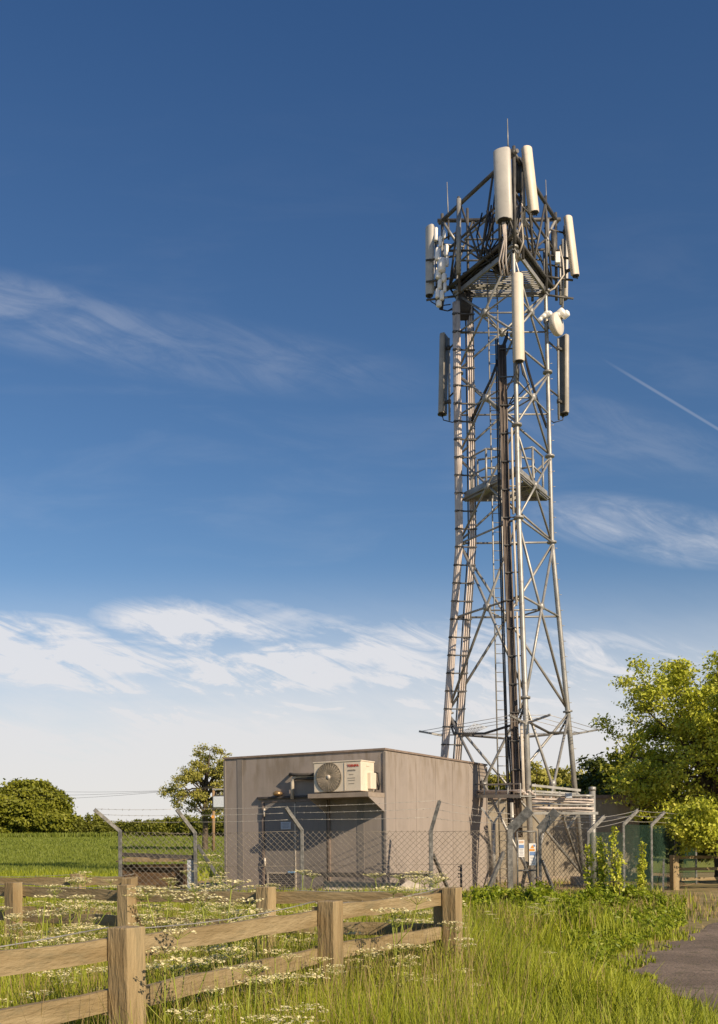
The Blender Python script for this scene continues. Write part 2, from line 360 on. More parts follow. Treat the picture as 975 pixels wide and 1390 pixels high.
# double door
zt = 2.62
dr = MB(); dr.box(bp(3.2, -.022, zt / 2 + .06), (.044, .98, zt - .12), U, V); d1 = dr.build('door', M['cabin_door'], cab)
dr = MB(); dr.box(bp(2.21, -.022, zt / 2 + .06), (.044, .96, zt - .12), U, V); d2 = dr.build('door', M['cabin_door'], cab)
m = MB()
m.box(bp(3.74, -.03, zt / 2), (.06, .06, zt), U, V); m.box(bp(1.66, -.03, zt / 2), (.06, .06, zt), U, V); m.box(bp(2.7, -.03, zt + .03), (.06, 2.14, .06), U, V)
m.build('door_frame', M['trim'], cab)
m = MB(); m.box(bp(2.705, -.052, zt / 2), (.014, .03, zt - .1), U, V); m.build('door_edge', M['conduit'], d2)
for z in (2.35, 1.0):
    m = MB(); m.tube([bp(3.68, -.075, z - .11), bp(3.68, -.075, z + .11)], .028, 8); m.build('hinge', M['conduit'], d1)
m = MB(); m.box(bp(2.82, -.08, .72), (.05, .22, .05), U, V, bevel=.01); m.tube([bp(2.9, -.05, .72), bp(2.9, -.1, .72)], .03, 8); m.build('handle', M['handle_blue'], d1)
m = MB(); m.box(bp(3.0, -.052, 1.98), (.012, .32, .2), U, V, bevel=.003); q = m.build('notice_plate', M['plate'], d1)
m = MB()
for i in range(4): m.box(bp(3.0, -.060, 2.04 - i * .037), (.003, .22 - .04 * (i % 2), .012), U, V)
m.build('lettering', M['sign_text'], q)
# low vent hatch on the door
m = MB()
for (a, b_, c_, d_) in ((3.58, 2.72, .68, .72), (3.58, 2.72, -.02, .02)): m.box(bp((a + b_) / 2, -.06, (c_ + d_) / 2 + .0), (.03, a - b_, .04), U, V)
for s in (3.6, 2.7): m.box(bp(s, -.06, .35), (.03, .04, .74), U, V)
h = m.build('vent_frame', M['board'], cab)
m = MB()
for i in range(13): m.box(bp(3.15, -.056, .04 + i * .05), (.018, .84, .012), U, (V + Vector((0, 0, 0))))
m.build('vent_slats', M['cabin_door'], h)
# canopy over the door
zc = EYE + 1.16
m = MB(); m.extrude([bp(1.78, 0, zc), bp(3.96, 0, zc), bp(3.86, -.11, zc - .02), bp(1.78, -.11, zc - .02)], (0, 0, .045)); m.build('canopy', M['canopy'], cab)
# shelf, gussets, pipes
TS = .90; zs1 = W(500, 1075, 25.3).z; zs0 = zs1 - .115
m = MB(); m.box(bp(.88, -TS / 2, (zs0 + zs1) / 2), (TS, 1.77, zs1 - zs0), U, V); m.build('shelf', M['slab'], cab)
zg = W(523, 1103, 26.05).z
for s in (0.003, 1.70):
    m = MB(); m.extrude([bp(s, 0, zs0 - .001), bp(s, -TS + .02, zs0 - .001), bp(s, 0, zg)], V * .05); m.build('shelf_bracket', M['cabin'], cab)
def wp(px, py, out=.1):      # point on the door face seen at pixel
    p = W(px, py, 1.0); d = p - Vector((0, 0, EYE)); o = Vector((0, 0, EYE)); pl = Cc + NF * out
    t = (pl - o).dot(NF) / d.dot(NF); return o + d * t
m = MB(); m.tube([wp(397, 1085, .12), wp(397, 1062, .12), wp(399, 1056, .12), wp(405, 1054, .12), wp(432, 1053, .12)], .05, 8); m.build('conduit', M['conduit'], cab)
m = MB(); m.tube([wp(394, 1052, .02), wp(394, 1051, .16), wp(402, 1052, .18), wp(432, 1051, .20)], .045, 8)
m.tube([wp(400, 1057, .10), wp(430, 1057, .18)], .04, 8); m.build('refrigerant_pipe', M['copper_pipe'], cab)
p = wp(377, 1079, .12); p.z = zc + .12
m = MB(); m.lathe(p, (0, 0, 1), [(.001, -.075), (.07, -.07), (.13, -.03), (.135, 0), (.11, .035), (.06, .06), (.001, .07)], 18)
m.build('lamp_bowl', M['bronze'], cab)
# the air conditioner (thing on the shelf)
za0 = zs1 + .03; za1 = za0 + .76; sA, sB = .226, 1.62; tA, tB = -.84, -.14
base = bp((sA + sB) / 2, (tA + tB) / 2, zs1)
acu = thing('air_conditioner', 'cream outdoor air conditioner with a round fan grille on the cabin wall shelf', 'air conditioner', base)
m = MB(); m.box(bp((sA + sB) / 2, (tA + tB) / 2, (za0 + za1) / 2), (tB - tA, sB - sA, za1 - za0), U, V, bevel=.02); m.build('body', M['ac'], acu)
m = MB(); m.box(bp((sA + sB) / 2, (tA + tB) / 2, za1 + .006), (tB - tA + .03, sB - sA + .03, .03), U, V, bevel=.008); m.build('lid', M['ac'], acu)
fc = bp(1.16, tA, (za0 + za1) / 2)
m = MB(); m.lathe(fc, NF, [(.001, .004), (.345, .004)], 40); m.lathe(fc, NF, [(.345, .0), (.352, .03), (.372, .03), (.38, .0)], 40)
m.build('fan_opening', M['ac_dark'], acu)
for k in range(3):
    m = MB(); a0 = k * 2.094 + .5; pts = []
    zA = Vector((0, 0, 1))
    ring = [(.05, -.25), (.19, -.34), (.31, -.20), (.33, .12), (.20, .22), (.06, .25)]
    m.extrude([fc + NF * (.010 + .008 * (b > 0)) + (V * math.cos(a0 + b) + zA * math.sin(a0 + b)) * r for r, b in ring], NF * .004); m.build('fan_blade', M['ac_dark'], acu)
m = MB()
for r in np.linspace(.07, .335, 12): m.tube([fc + NF * .034 + (V * math.cos(t) + Vector((0, 0, 1)) * math.sin(t)) * r for t in np.linspace(0, 2 * math.pi, 33)], .0035, 4)
for k in range(28):
    t = k * 2 * math.pi / 28; dd = V * math.cos(t) + Vector((0, 0, 1)) * math.sin(t); m.tube([fc + NF * .036 + dd * .05, fc + NF * .036 + dd * .355], .0035, 4)
m.build('grille', M['ac_grille'], acu)
m = MB(); m.lathe(fc, NF, [(.001, .05), (.055, .048), (.06, .03)], 16); m.build('fan_hub', M['ac'], acu)
m = MB(); m.box(bp(.70, tA - .006, (za0 + za1) / 2), (.014, .012, .70), U, V); m.build('panel_seam', M['board'], acu)
def textobj(txt, size, loc, mat, parent, extr=.002, name='lettering', xdir=None, bold=0.0, sx=1.0):
    cu = bpy.data.curves.new(name, 'FONT'); cu.body = txt; cu.size = size; cu.extrude = extr; cu.offset = bold; cu.align_x = 'LEFT'
    t = bpy.data.objects.new(name, cu); C.objects.link(t)
    dg = bpy.context.evaluated_depsgraph_get(); me = bpy.data.meshes.new_from_object(t.evaluated_get(dg))
    bpy.data.objects.remove(t); X = Vector(xdir).normalized(); Z = Vector((0, 0, 1)); Y_ = X.cross(Z)
    o0 = root_loc(parent)
    for q in me.vertices: q.co = Vector(loc) - o0 + X * q.co.x * sx + Z * q.co.y - Y_ * -q.co.z
    me.materials.clear(); me.materials.append(mat); o = bpy.data.objects.new(name, me); C.objects.link(o); o.parent = parent; return o
textobj('TOSHIBA', .082, bp(.62, tA - .008, za1 - .14), M['red'], acu, xdir=-V, bold=.003, sx=.98)
textobj('INVERTER', .05, bp(.60, tA - .008, za1 - .245), M['grey_print'], acu, xdir=-V, name='small_lettering')
m = MB()
for i, (w_, z_) in enumerate(((.12, .33), (.22, .42), (.20, .48), (.16, .56))): m.box(bp(.50, tA - .006, za1 - z_), (.004, w_, .014), U, V)
m.build('caution_print', M['board'], acu)
m = MB(); m.box(bp(sA - .045, -.36, za0 + .27), (.3, .11, .42), U, V, bevel=.02)
m.box(bp(sA - .006, -.5, za1 - .1), (.16, .012, .05), U, V); m.build('valve_cover', M['ac'], acu)
for s in (sA + .12, sB - .12):
    for t in (tA + .08, tB - .08):
        m = MB(); m.box(bp(s, t, zs1 + .016), (.1, .06, .03), U, V); m.build('foot', M['canopy'], acu)
m = MB(); m.tube([bp(.25, -.1, za0 + .5), bp(.15, -.07, za0 + .48), bp(.12, -.05, za0 + .2), bp(.14, -.1, za0 + .05)], .025, 6); m.build('power_lead', M['cable_black'], acu)

# ------------------------------------------------------------------ second cabin behind the tower
c2 = thing('far_cabin', 'low tan concrete cabin with flat roof standing behind the lattice tower', 'building', (7.0, 38, 0))
x0, x1, y0, y1, h2 = 3.9, 10.05, 36.4, 40.2, 2.97
m = MB(); m.box(((x0 + x1) / 2, (y0 + y1) / 2, h2 / 2), (x1 - x0, y1 - y0, h2)); m.build('wall', M['cabin_far'], c2)
m = MB(); m.box(((x0 + x1) / 2, (y0 + y1) / 2, h2 + .06), (x1 - x0 + .16, y1 - y0 + .16, .12)); m.build('roof', M['trim'], c2)
for x in (5.3, 7.0, 8.6):
    m = MB(); m.box((x, y0 - .01, h2 / 2), (.04, .02, h2 - .1)); m.build('cover_strip', M['cabin_far'], c2)
m = MB(); m.box(((x0 + x1) / 2, y0 - .03, .1), (x1 - x0 + .1, .06, .2)); m.build('plinth', M['concrete'], c2)

# ------------------------------------------------------------------ lattice tower
DC = 32.25
def side(z): return 4.87 - (4.87 - 2.97) * z / 11.2 if z < 11.2 else 2.97 - (z - 11.2) * .013
def corner(k, z, s=None):
    s = side(z) if s is None else s; xc = 5.0 - .009 * z
    if k == 'F': return Vector((xc, DC - .577 * s, z))
    return Vector((xc + (-.5 if k == 'L' else .5) * s, DC + .289 * s, z))
tw = thing('lattice_tower', 'tall three-legged galvanised lattice mast rising behind the cabin and gate', 'mast', (5.0, DC, 0))
ZT = 21.7
for k in 'LFR':
    m = MB(); zz = [0, 5.72, 11.2, 14.0, 16.73, 19.35, ZT - (.6 if k == 'F' else 1.0)]
    m.tube([corner(k, z) for z in zz], [.085, .085, .078, .072, .068, .062, .055], 12); lg = m.build('leg', M['galv'], tw)
    for z in (5.72, 11.2, 14.0, 16.73, 19.35):
        d = (corner(k, z + .1) - corner(k, z - .1)).normalized()
        m = MB(); m.lathe(corner(k, z), d, [(.06, -.03), (.155, -.03), (.155, .03), (.06, .03)], 14); m.build('flange', M['galv'], lg)
for k in 'LFR':
    m = MB(); c = corner(k, 0); m.box((c.x, c.y, .14), (.75, .75, .28), bevel=.02); m.build('footing', M['concrete'], tw)
faces = [('L', 'F'), ('F', 'R'), ('L', 'R')]
levels = [0.25, 5.72, 11.2, 14.0, 16.73, 19.35]
def lerp(a, b, t): return a + (b - a) * t
for (a, b) in faces:
    for i in range(5):
        z0, z1 = levels[i], levels[i + 1]; r = .045 if i < 2 else .036
        p0, p1, q0, q1 = corner(a, z0 + .08), corner(a, z1 - .08), corner(b, z0 + .08), corner(b, z1 - .08)
        w0, w1 = (q0 - p0).length, (q1 - p1).length; t = w0 / (w0 + w1); cx_ = lerp(p0, q1, t)
        n = (q0 - p0).cross(Vector((0, 0, 1))).normalized() * .03
        m = MB(); m.tube([p0 + n, q1 + n], r, 7); m.build('brace', M['galv'], tw)
        m = MB(); m.tube([q0 - n, p1 - n], r, 7); m.build('brace', M['galv'], tw)
        if i > 0:
            m = MB(); m.tube([corner(a, cx_.z), corner(b, cx_.z)], r * .8, 7); m.build('strut', M['galv'], tw)
        m = MB(); m.lathe(cx_, (n), [(.001, -.08), (.12, -.08), (.12, .08), (.001, .08)], 8); m.build('gusset', M['galv'], tw)
        if i >= 1:
            m = MB(); m.tube([p1 + Vector((0, 0, .08)), q1 + Vector((0, 0, .08))], r * .75, 7)
            if i in (1,): m.build('strut', M['galv'], tw)
for i in range(1, 5):     # inner triangles joining the face centres
    z = levels[i] + (levels[i + 1] - levels[i]) * (.545 if i == 1 else .5)
    mid = [lerp(corner(a, z), corner(b, z), .5) for a, b in faces]
    for j in range(3):
        m = MB(); m.tube([mid[j], mid[(j + 1) % 3]], .026, 6); m.build('strut', M['galv'], tw)
# low horizontal frame with cranked corners near z 5.0
for (a, b) in faces:
    m = MB(); A, B = corner(a, 5.55), corner(b, 5.55); A2, B2 = lerp(corner(a, 5.0), corner(b, 5.0), .09), lerp(corner(a, 5.0), corner(b, 5.0), .91)
    m.tube([A, A2, lerp(A2, B2, .5) + Vector((0, 0, -.15)), B2, B], .04, 7); m.build('strut', M['galv_dark'], tw)
# ladder inside, towards the back
def ladder(x, y, z0, z1, w, name, mat, rung=.3, r=.024):
    m = MB()
    for sx in (-w / 2, w / 2): m.tube([(x + sx + .11, y, z0), (x + sx, y, (z0 + z1) / 2), (x + sx - .1, y, z1)], r, 6)
    z = z0 + .2
    while z < z1 - .1:
        xx = x + .11 - .21 * (z - z0) / (z1 - z0); m.tube([(xx - w / 2, y, z), (xx + w / 2, y, z)], .012, 5); z += rung
    return m.build(name, mat, tw)
ladder(4.56, 32.6, .1, 19.6, .30, 'ladder', M['galv'])
# cable runs: left leg bundle, second ladder beside it, centre bundle
def along(k, off, zs): return [corner(k, z) + Vector(off) for z in zs]
Z1 = [.2, 3, 5.72, 8.4, 11.2, 14, 16.73, 19.0]
m = MB()
for i in range(7): a = 2.6 + i * .42; m.tube(along('L', (.125 * math.cos(a) - .02, -.125 * abs(math.sin(a)) - .02, 0), Z1), .036, 6)
m.build('cable_bundle', M['cable_grey'], tw)
m = MB()
for i in range(5): m.tube(along('L', (.30 + i * .034, -.10 + .03 * (i % 2), 0), Z1[:-1] + [18.9]), .021, 6)
m.build('cable_bundle', M['cable_grey'], tw)
m = MB()
for sx in (.25, .49): m.tube(along('L', (sx, -.04, 0), Z1[:-1] + [18.9]), .024, 5)
z = .6
while z < 18.8:
    c = corner('L', z); m.bar(c + Vector((-.2, -.15, 0)), c + Vector((.53, -.13, 0)), .05, .035)
    m.tube([c + Vector((-.2, -.17, 0)), c + Vector((-.17, -.2, .03)), c + Vector((.1, -.2, 0))], .012, 5); z += .58
m.build('cable_rack', M['galv_dark'], tw)
Z2 = [1.6, 3, 5.72, 8.4, 11.2, 14, 16.5]
m = MB()
for i in range(5): m.tube([corner('F', z) + Vector((-.40 + i * .048 - .004 * z, .15 + .03 * (i % 2), 0)) for z in Z2], .027, 6)
m.build('cable_bundle', M['cable_brown'], tw)
m = MB()
for i in range(2): m.tube([corner('F', z) + Vector((-.52 + i * .05, .75 - .02 * z, 0)) for z in [1.6, 4, 6, 9, 12, 15, 16.8]], .022, 6)
m.build('cable_bundle', M['cable_black'], tw)
m = MB()
for i in range(2): m.tube([corner('F', z) + Vector((-.165 + i * .03, -.05, 0)) for z in [2.6, 5.0]], .03, 6); m.tube([corner('F', z) + Vector((-.165, -.04, 0)) for z in [(5.4, 8.3), (8.5, 11.1), (11.3, 13.9)][i]], .034, 6)
m.tube([corner('F', z) + Vector((-.165, -.04, 0)) for z in (11.3, 13.9)], .034, 6)
m.build('conduit', M['conduit'], tw)
m = MB(); z = 1.9
while z < 16.4:
    c = corner('F', z); m.bar(c + Vector((-.46, .12, 0)), c + Vector((.02, .08, 0)), .04, .03); z += .85
m.build('cable_clamps', M['galv_dark'], tw)
# crossing feeder cables above the work platform
m = MB()
for i in range(4):
    a = corner('L', 15.1 + .05 * i) + Vector((.4, -.1, 0)); b = corner('F', 16.7 + .06 * i) + Vector((-.2, .1, 0)); c = lerp(a, b, .55) + Vector((0, 0, -.12 - .03 * i))
    m.tube([a, c, b], .024, 6)
for i in range(3):
    a = corner('R', 14.9) + Vector((-.1, -.05, .06 * i)); b = corner('F', 17.0 + .08 * i) + Vector((.1, .1, 0)); m.tube([b, lerp(b, a, .35) + Vector((0, 0, -.25)), lerp(b, a, .7) + Vector((0, 0, -.2)), a], .022, 6)
m.build('feeder_cables', M['cable_black'], tw)
# step bolts on the right leg
z = 1.0
while z < 19:
    c = corner('R', z); m = MB(); m.tube([c, c + Vector((.15, -.05, 0))], .011, 5); m.build('step_bolt', M['galv'], tw); z += .5
# work platform
zp = 12.62
pf = MB()
A, B, D_ = corner('L', zp), corner('F', zp), corner('R', zp)
cen = (A + B + D_) / 3
for (p, q) in ((A, B), (B, D_), (D_, A)):
    a, b = lerp(p, cen, .10), lerp(q, cen, .10); pf.bar(a + Vector((0, 0, .06)), b + Vector((0, 0, .06)), .05, .30)
def deck(m, pts, z, step=.07):
    # grating clipped to a convex polygon
    P = [Vector((p.x, p.y)) for p in pts]; ymin, ymax = min(p.y for p in P), max(p.y for p in P); y = ymin + .03
    while y < ymax:
        xs = []
        for i in range(len(P)):
            a, b = P[i], P[(i + 1) % len(P)]
            if (a.y - y) * (b.y - y) < 0: xs.append(a.x + (b.x - a.x) * (y - a.y) / (b.y - a.y))
        if len(xs) >= 2: m.box(((xs[0] + xs[1]) / 2, y, z), (abs(xs[0] - xs[1]), .03, .03))
        y += step
plat = pf.build('platform', M['galv'], tw)
m = MB(); a, b, c, d = lerp(A, cen, .12), lerp(lerp(A, B, .62), cen, .1), lerp(lerp(A, D_, .36), cen, .1), lerp(A, D_, .05)
deck(m, [lerp(A, cen, .1), lerp(A, B, .7), cen + Vector((-.25, .1, 0)), lerp(A, D_, .3)], zp + .06, .055); m.build('deck', M['galv'], plat)
m = MB(); deck(m, [lerp(D_, cen, .1), lerp(D_, B, .7), cen + Vector((.15, .1, 0)), lerp(D_, A, .3)], zp + .06, .055); m.build('deck', M['galv'], plat)
m = MB()
m.extrude([lerp(A, cen, .12) + Vector((0, 0, -.02)), lerp(A, B, .45) + Vector((0, .05, -.02)), lerp(A, B, .5) + Vector((.25, .25, -.02)), lerp(A, cen, .45) + Vector((0, .1, -.02))], (0, 0, .06))
m.extrude([lerp(D_, cen, .12) + Vector((0, 0, -.02)), lerp(D_, B, .45) + Vector((0, .05, -.02)), lerp(D_, B, .5) + Vector((-.25, .25, -.02)), lerp(D_, cen, .45) + Vector((0, .1, -.02))], (0, 0, .06))
m.build('deck_plate', M['galv'], plat)
rail = MB()
rp = [lerp(A, B, .12), lerp(A, B, .42), cen + Vector((-.3, -.1, 0)), cen + Vector((-.3, .55, 0)), lerp(A, D_, .15)]
rp2 = [lerp(D_, B, .1), lerp(D_, B, .46), cen + Vector((.4, -.1, 0)), cen + Vector((.35, .55, 0)), lerp(D_, A, .15)]
for pts in (rp, rp2):
    pts = [lerp(p, cen, .12) for p in pts]
    for p in pts: rail.tube([p, p + Vector((0, 0, 1.25))], .036, 6)
    for i in range(len(pts) - 1):
        for hh in (.65, 1.25): rail.tube([pts[i] + Vector((0, 0, hh)), pts[i + 1] + Vector((0, 0, hh))], .032, 6)
rail.build('guard_rail', M['galv'], plat)
# anti-climb guard arms and wire
tipsets = []
zA = 4.95
for k in 'LFR':
    c = corner(k, zA); out = (c - Vector((5.0, DC, zA))).normalized()
    for sg in (-1, 1):
        d = (Matrix.Rotation(R(38 * sg), 3, 'Z') @ out); tip = c + d * .95 + Vector((0, 0, .16))
        m = MB(); m.bar(c, tip, .05, .06); m.build('guard_arm', M['galv'], tw); tipsets.append((math.atan2(tip.y - DC, tip.x - 5.0), c, tip))
tipsets.sort(key=lambda q: q[0])
m = MB()
for i in range(6):
    _, c0, t0 = tipsets[i]; _, c1, t1 = tipsets[(i + 1) % 6]
    for f in (.35, .65, .97): m.tube([lerp(c0, t0, f), lerp(c1, t1, f)], .010, 4)
m.build('guard_wire', M['wire'], tw)
# extra comb of spikes front left
m = MB(); c = corner('F', zA) + Vector((-.2, 0, 0))
for i in range(7): m.tube([c + Vector((-.9 - .06 * i, .35, -.05 + .02 * i)), c + Vector((-1.5 - .05 * i, .6, -.3 - .01 * i))], .011, 4)
m.build('guard_spikes', M['galv'], tw)

# ---- head frame
ZU, ZL = 21.85, 19.6
SU, SL = 3.72, 3.35
hf = MB(); hp = []
def hc(k, z, s): return corner(k, z, s)
def part(pts, r, name, mat, par=tw, n=8):
    m = MB(); m.tube(pts, r, n); return m.build(name, mat, par)
for (a, b) in faces:
    A, B = hc(a, ZU, SU), hc(b, ZU, SU); A2, B2 = hc(a, ZL, SL), hc(b, ZL, SL)
    e = (B - A).normalized() * .16
    part([A - e, B + e], .062, 'head_rail', M['galv_dark']); part([A2 - e, B2 + e], .058, 'head_rail', M['galv_dark'])
    Mt = lerp(A, B, .5); Mb = lerp(A2, B2, .5); 
    for (p, q) in ((A2, lerp(A, B, .27)), (lerp(A, B, .27), Mb), (Mb, lerp(A, B, .73)), (lerp(A, B, .73), B2)): part([p, q], .036, 'head_brace', M['galv_dark'])
    for (p, k) in ((A2, a), (B2, b)): part([p, corner(k, ZL - .5)], .034, 'head_brace', M['galv_dark'])
for k in 'LFR':
    part([corner(k, ZU - .9), hc(k, ZU, SU)], .045, 'head_brace', M['galv']); part([corner(k, ZU - 1.4), hc(k, ZL, SL)], .04, 'head_brace', M['galv_dark'])
    A, A2 = hc(k, ZU + .22, SU), hc(k, ZL - .3, SL)
    part([Vector((A.x, A.y, ZU + .22)), Vector((A.x, A.y, ZL - .4))], .05, 'head_post', M['galv_dark'])
for (a, b) in faces:      # middle ring and short outriggers carrying the side panels
    A, B = corner(a, (ZU + ZL) / 2 + .1, 3.5), corner(b, (ZU + ZL) / 2 + .1, 3.5); part([A, B], .04, 'head_rail', M['galv_dark'])
    for q in (.2, .8):
        c = lerp(A, B, q); c2_ = lerp(hc(a, ZL, SL), hc(b, ZL, SL), q); part([Vector((c.x, c.y, ZU + .35)), Vector((c.x, c.y, ZL - .45))], .045, 'head_post', M['galv_dark'])
        part([c, lerp(corner(a, ZL + .3), corner(b, ZL + .3), .5)], .032, 'head_brace', M['galv_dark'])
for k in 'LR':
    for zz_ in (ZL - .35, ZL + .25, ZL + .95): c = corner(k, zz_); part([c, c + Vector((-1.0 if k == 'L' else .95, .25, 0))], .035, 'outrigger', M['galv_dark'])
# inner ring of light tube and centre grating deck
for zr, s in ((20.35, 2.6), (21.0, 2.4)):
    for (a, b) in faces: part([corner(a, zr, s), corner(b, zr, s)], .03, 'strut', M['galv'])
m = MB(); deck(m, [lerp(corner('F', ZL, 3.0), corner('L', ZL, 3.0), .5), lerp(corner('F', ZL, 3.0), corner('R', ZL, 3.0), .5), corner('R', ZL, 3.0), corner('L', ZL, 3.0)], ZL - .28, .10)
for (a, b) in faces: m.bar(corner(a, ZL - .3, 3.05), corner(b, ZL - .3, 3.05), .06, .14)
m.build('platform', M['galv'], tw)
# heavy cable sleeves on the lower ring
m = MB(); rr = random.Random(3)
for j in range(16):
    A, B = hc('L', ZL, SL), hc('F', ZL, SL); o = Vector((rr.uniform(-.12, .16), rr.uniform(-.14, .16), .02 + .06 * (j % 4)))
    pts = [corner('L', ZL - 1.2) + Vector((.1 + .05 * (j % 5), -.1, 0)), corner('L', ZL - .5) + Vector((.05 + .03 * j, -.15, .1))] + [lerp(A, B, t) + o + Vector((.1, .15, .1 * math.sin(t * 7 + j) - .12 * math.sin(t * 3.14))) for t in (.15, .35, .55, .75, .9)]
    m.tube(pts, .032, 6)
for j in range(10):
    B, A = hc('R', ZL, SL), hc('F', ZL, SL); o = Vector((rr.uniform(-.08, .08), rr.uniform(-.05, .15), .05 * (j % 3)))
    m.tube([lerp(A, B, t) + o + Vector((-.1, .12, -.12 * math.sin(t * 3.14))) for t in (.02, .2, .4, .6, .8, .95)], .028, 6)
for j in range(24):
    z0 = ZL + .2 + rr.uniform(0, .3); x = 4.5 + rr.uniform(-.5, .6); y = 31.2 + rr.uniform(-.6, .9)
    m.tube([(x, y, z0 + rr.uniform(.5, 1.3)), (x + rr.uniform(-.2, .2), y, z0 + .3), (x + rr.uniform(-.3, .1), y + .2, z0 - .2), (4.6 + rr.uniform(-.1, .2), 31.4, ZL - .6)], .026, 6)
m.build('cable_loops', M['cable_black'], tw)
m = MB()
for j in range(8):
    x = 4.55 + .06 * j; m.tube([corner('F', ZU - .55) + Vector((-.25 + .05 * j, .2, 0)), corner('F', ZU - 1.1) + Vector((-.1 + .06 * j, .15, 0)), corner('F', ZL + .1) + Vector((-.35 + .09 * j, .35, 0)), (x, 31.6, ZL - .5)], .022, 6)
m.build('cable_loops', M['cable_grey'], tw)
m = MB(); m.lathe((5.0, 31.5, ZL + .12), (0, 0, 1), [(.001, -.18), (.25, -.16), (.36, -.05), (.36, .1), (.3, .14), (.001, .16)], 20); m.build('cable_drum', M['radome_grey'], tw)

# ------------------------------------------------------------------ panel antennas (each a thing)
def antenna(label, top, bot, D, w, dep, face, mat, pole=True, back=.22, group=None, stand=None, poleext=.25, dark=False):
    T, B = W(*top, D), W(*bot, D); f = Vector((*face, 0)).normalized()
    t = thing('panel_antenna', label, 'antenna', B, group)
    ax = (T - B).normalized(); sd = ax.cross(f).normalized(); fw = sd.cross(ax).normalized()
    prof = [(-.5, -.5), (-.5, .0)] + [(-.5 * math.cos(q), .5 * math.sin(q)) for q in np.linspace(.15, math.pi - .15, 15)] + [(.5, .0), (.5, -.5)]
    L = (T - B).length; m = MB(); n = len(prof); vs = []; fs = []
    for (h_, k_) in ((0, .93), (.012, 1), (1 - .012, 1), (1, .93)):
        for (a, b) in prof: vs.append(B + ax * (h_ * L) + sd * (a * w * k_) + fw * (b * dep * k_))
    for r in range(3):
        for j in range(n): fs.append((r * n + j, r * n + (j + 1) % n, (r + 1) * n + (j + 1) % n, (r + 1) * n + j))
    m.add(vs, fs, True); m.add(vs[:n], [list(range(n))[::-1]]); m.add(vs[3 * n:], [list(range(n))]); m.build('radome', mat, t)
    m = MB(); m.box(B + ax * L / 2 - fw * (dep / 2 + .008), (L * .97, w * .8, .02), ax, sd); m.build('back_plate', M['radome_dark'], t)
    m = MB(); m.lathe(B - ax * .0, -ax, [(.001, .03), (w * .36, .028), (w * .38, 0)], 10)
    for q in (-.2, .0, .2): m.tube([B + sd * w * q, B + sd * w * q - ax * .09], .018, 6)
    m.build('connector', M['cable_black'], t)
    if pole:
        mid = (T + B) / 2 - fw * (dep / 2 + back)
        p = MB(); p.tube([Vector((mid.x, mid.y, B.z - poleext)), Vector((mid.x, mid.y, T.z - .15))], .038, 8); p.build('mounting_pole', M['galv'], t)
        for h_ in (.14, .82):
            q = B + ax * L * h_ - fw * dep / 2; m = MB(); m.bar(q, Vector((mid.x, mid.y, q.z)), .09, .07); m.lathe(Vector((mid.x, mid.y, q.z)), (0, 0, 1), [(.035, -.06), (.065, -.06), (.065, .06), (.035, .06)], 8)
            m.build('bracket', M['galv_dark'], t)
        if stand is not None:
            for h_ in (.2, .8):
                z_ = B.z + (T.z - B.z) * h_; c = corner(stand, min(z_, ZT - .7)); c.z = z_
                m = MB(); m.tube([Vector((mid.x, mid.y, z_)), c], .03, 6); m.build('standoff_arm', M['galv_dark'], t)
    return t, T, B, ax, fw
def lead(t, pts, r=.018, mat='cable_black'):
    m = MB(); m.tube(pts, r, 6); m.build('lead', M[mat], t)
fF = hc('F', ZU, SU).y
a1 = antenna('wide pale grey panel antenna, largest one, at the very top of the mast', (681, 203), (684, 299), fF - .25, .50, .22, (-.36, -.93), M['radome_grey'])
for i in range(3): lead(a1[0], [a1[2] + Vector((.04 * i - .04, 0, -.05)), a1[2] + Vector((.03 * i + .02, .1, -.5)), a1[2] + Vector((.1 * i - .1, .35, -1.0)), a1[2] + Vector((.1 * i, .6, -1.3))], .024, 'cable_grey')
a2 = antenna('cream panel antenna leaning beside the wide grey one at the mast top', (716, 200), (726, 288), fF + .1, .32, .20, (.50, -.87), M['radome'])
for i in range(2): lead(a2[0], [a2[2] + Vector((-.1, 0, -.05)), a2[2] + Vector((-.25 - .1 * i, .1, .25)), a2[2] + Vector((-.35, .2, -.2)), a2[2] + Vector((-.3 - .25 * i, .3, -.7)), a2[2] + Vector((-.45, .6, -1.1))], .026, 'conduit')
a3 = antenna('cream panel antenna leaning out on the right corner of the mast head', (772, 294), (782, 374), 33.1, .31, .18, (.62, -.78), M['radome'], stand='R')
lead(a3[0], [a3[2] + Vector((-.5, .1, 1.0)), a3[2] + Vector((-.42, 0, .5)), a3[2] + Vector((-.40, -.05, 0)), a3[2] + Vector((-.7, 0, -.4)), a3[2] + Vector((-1.2, .1, -.65))], .026, 'conduit')
a4 = antenna('slim upright panel antenna at the outer left edge of the mast head', (583, 307), (583, 401), 33.5, .34, .16, (-.80, -.60), M['radome_grey'], stand='L')
lead(a4[0], [a4[2], a4[2] + Vector((.05, 0, -.2)), a4[2] + Vector((.3, 0, -.35)), a4[2] + Vector((.7, 0, -.3))])
a5 = antenna('long cream panel antenna mounted on the front leg below the mast head', (703, 372), (705, 490), corner('F', 18.5).y - .32, .33, .24, (.12, -.99), M['radome'], back=.10, poleext=.55)
for i in range(3): lead(a5[0], [a5[2] + Vector((.05 * i - .05, 0, -.05)), a5[2] + Vector((.12 * (i - 1), .1, -.35)), a5[2] + Vector((.35 * (i - 1), .3, -.75 + .1 * i)), a5[2] + Vector((-.3, .4, -1.2))], .02)
a6 = antenna('dark backed panel antenna standing off the left leg, below the mast head', (602, 455), (600, 562), 33.9, .40, .22, (-.90, .42), M['radome_side'], stand='L', back=.12, group=None)
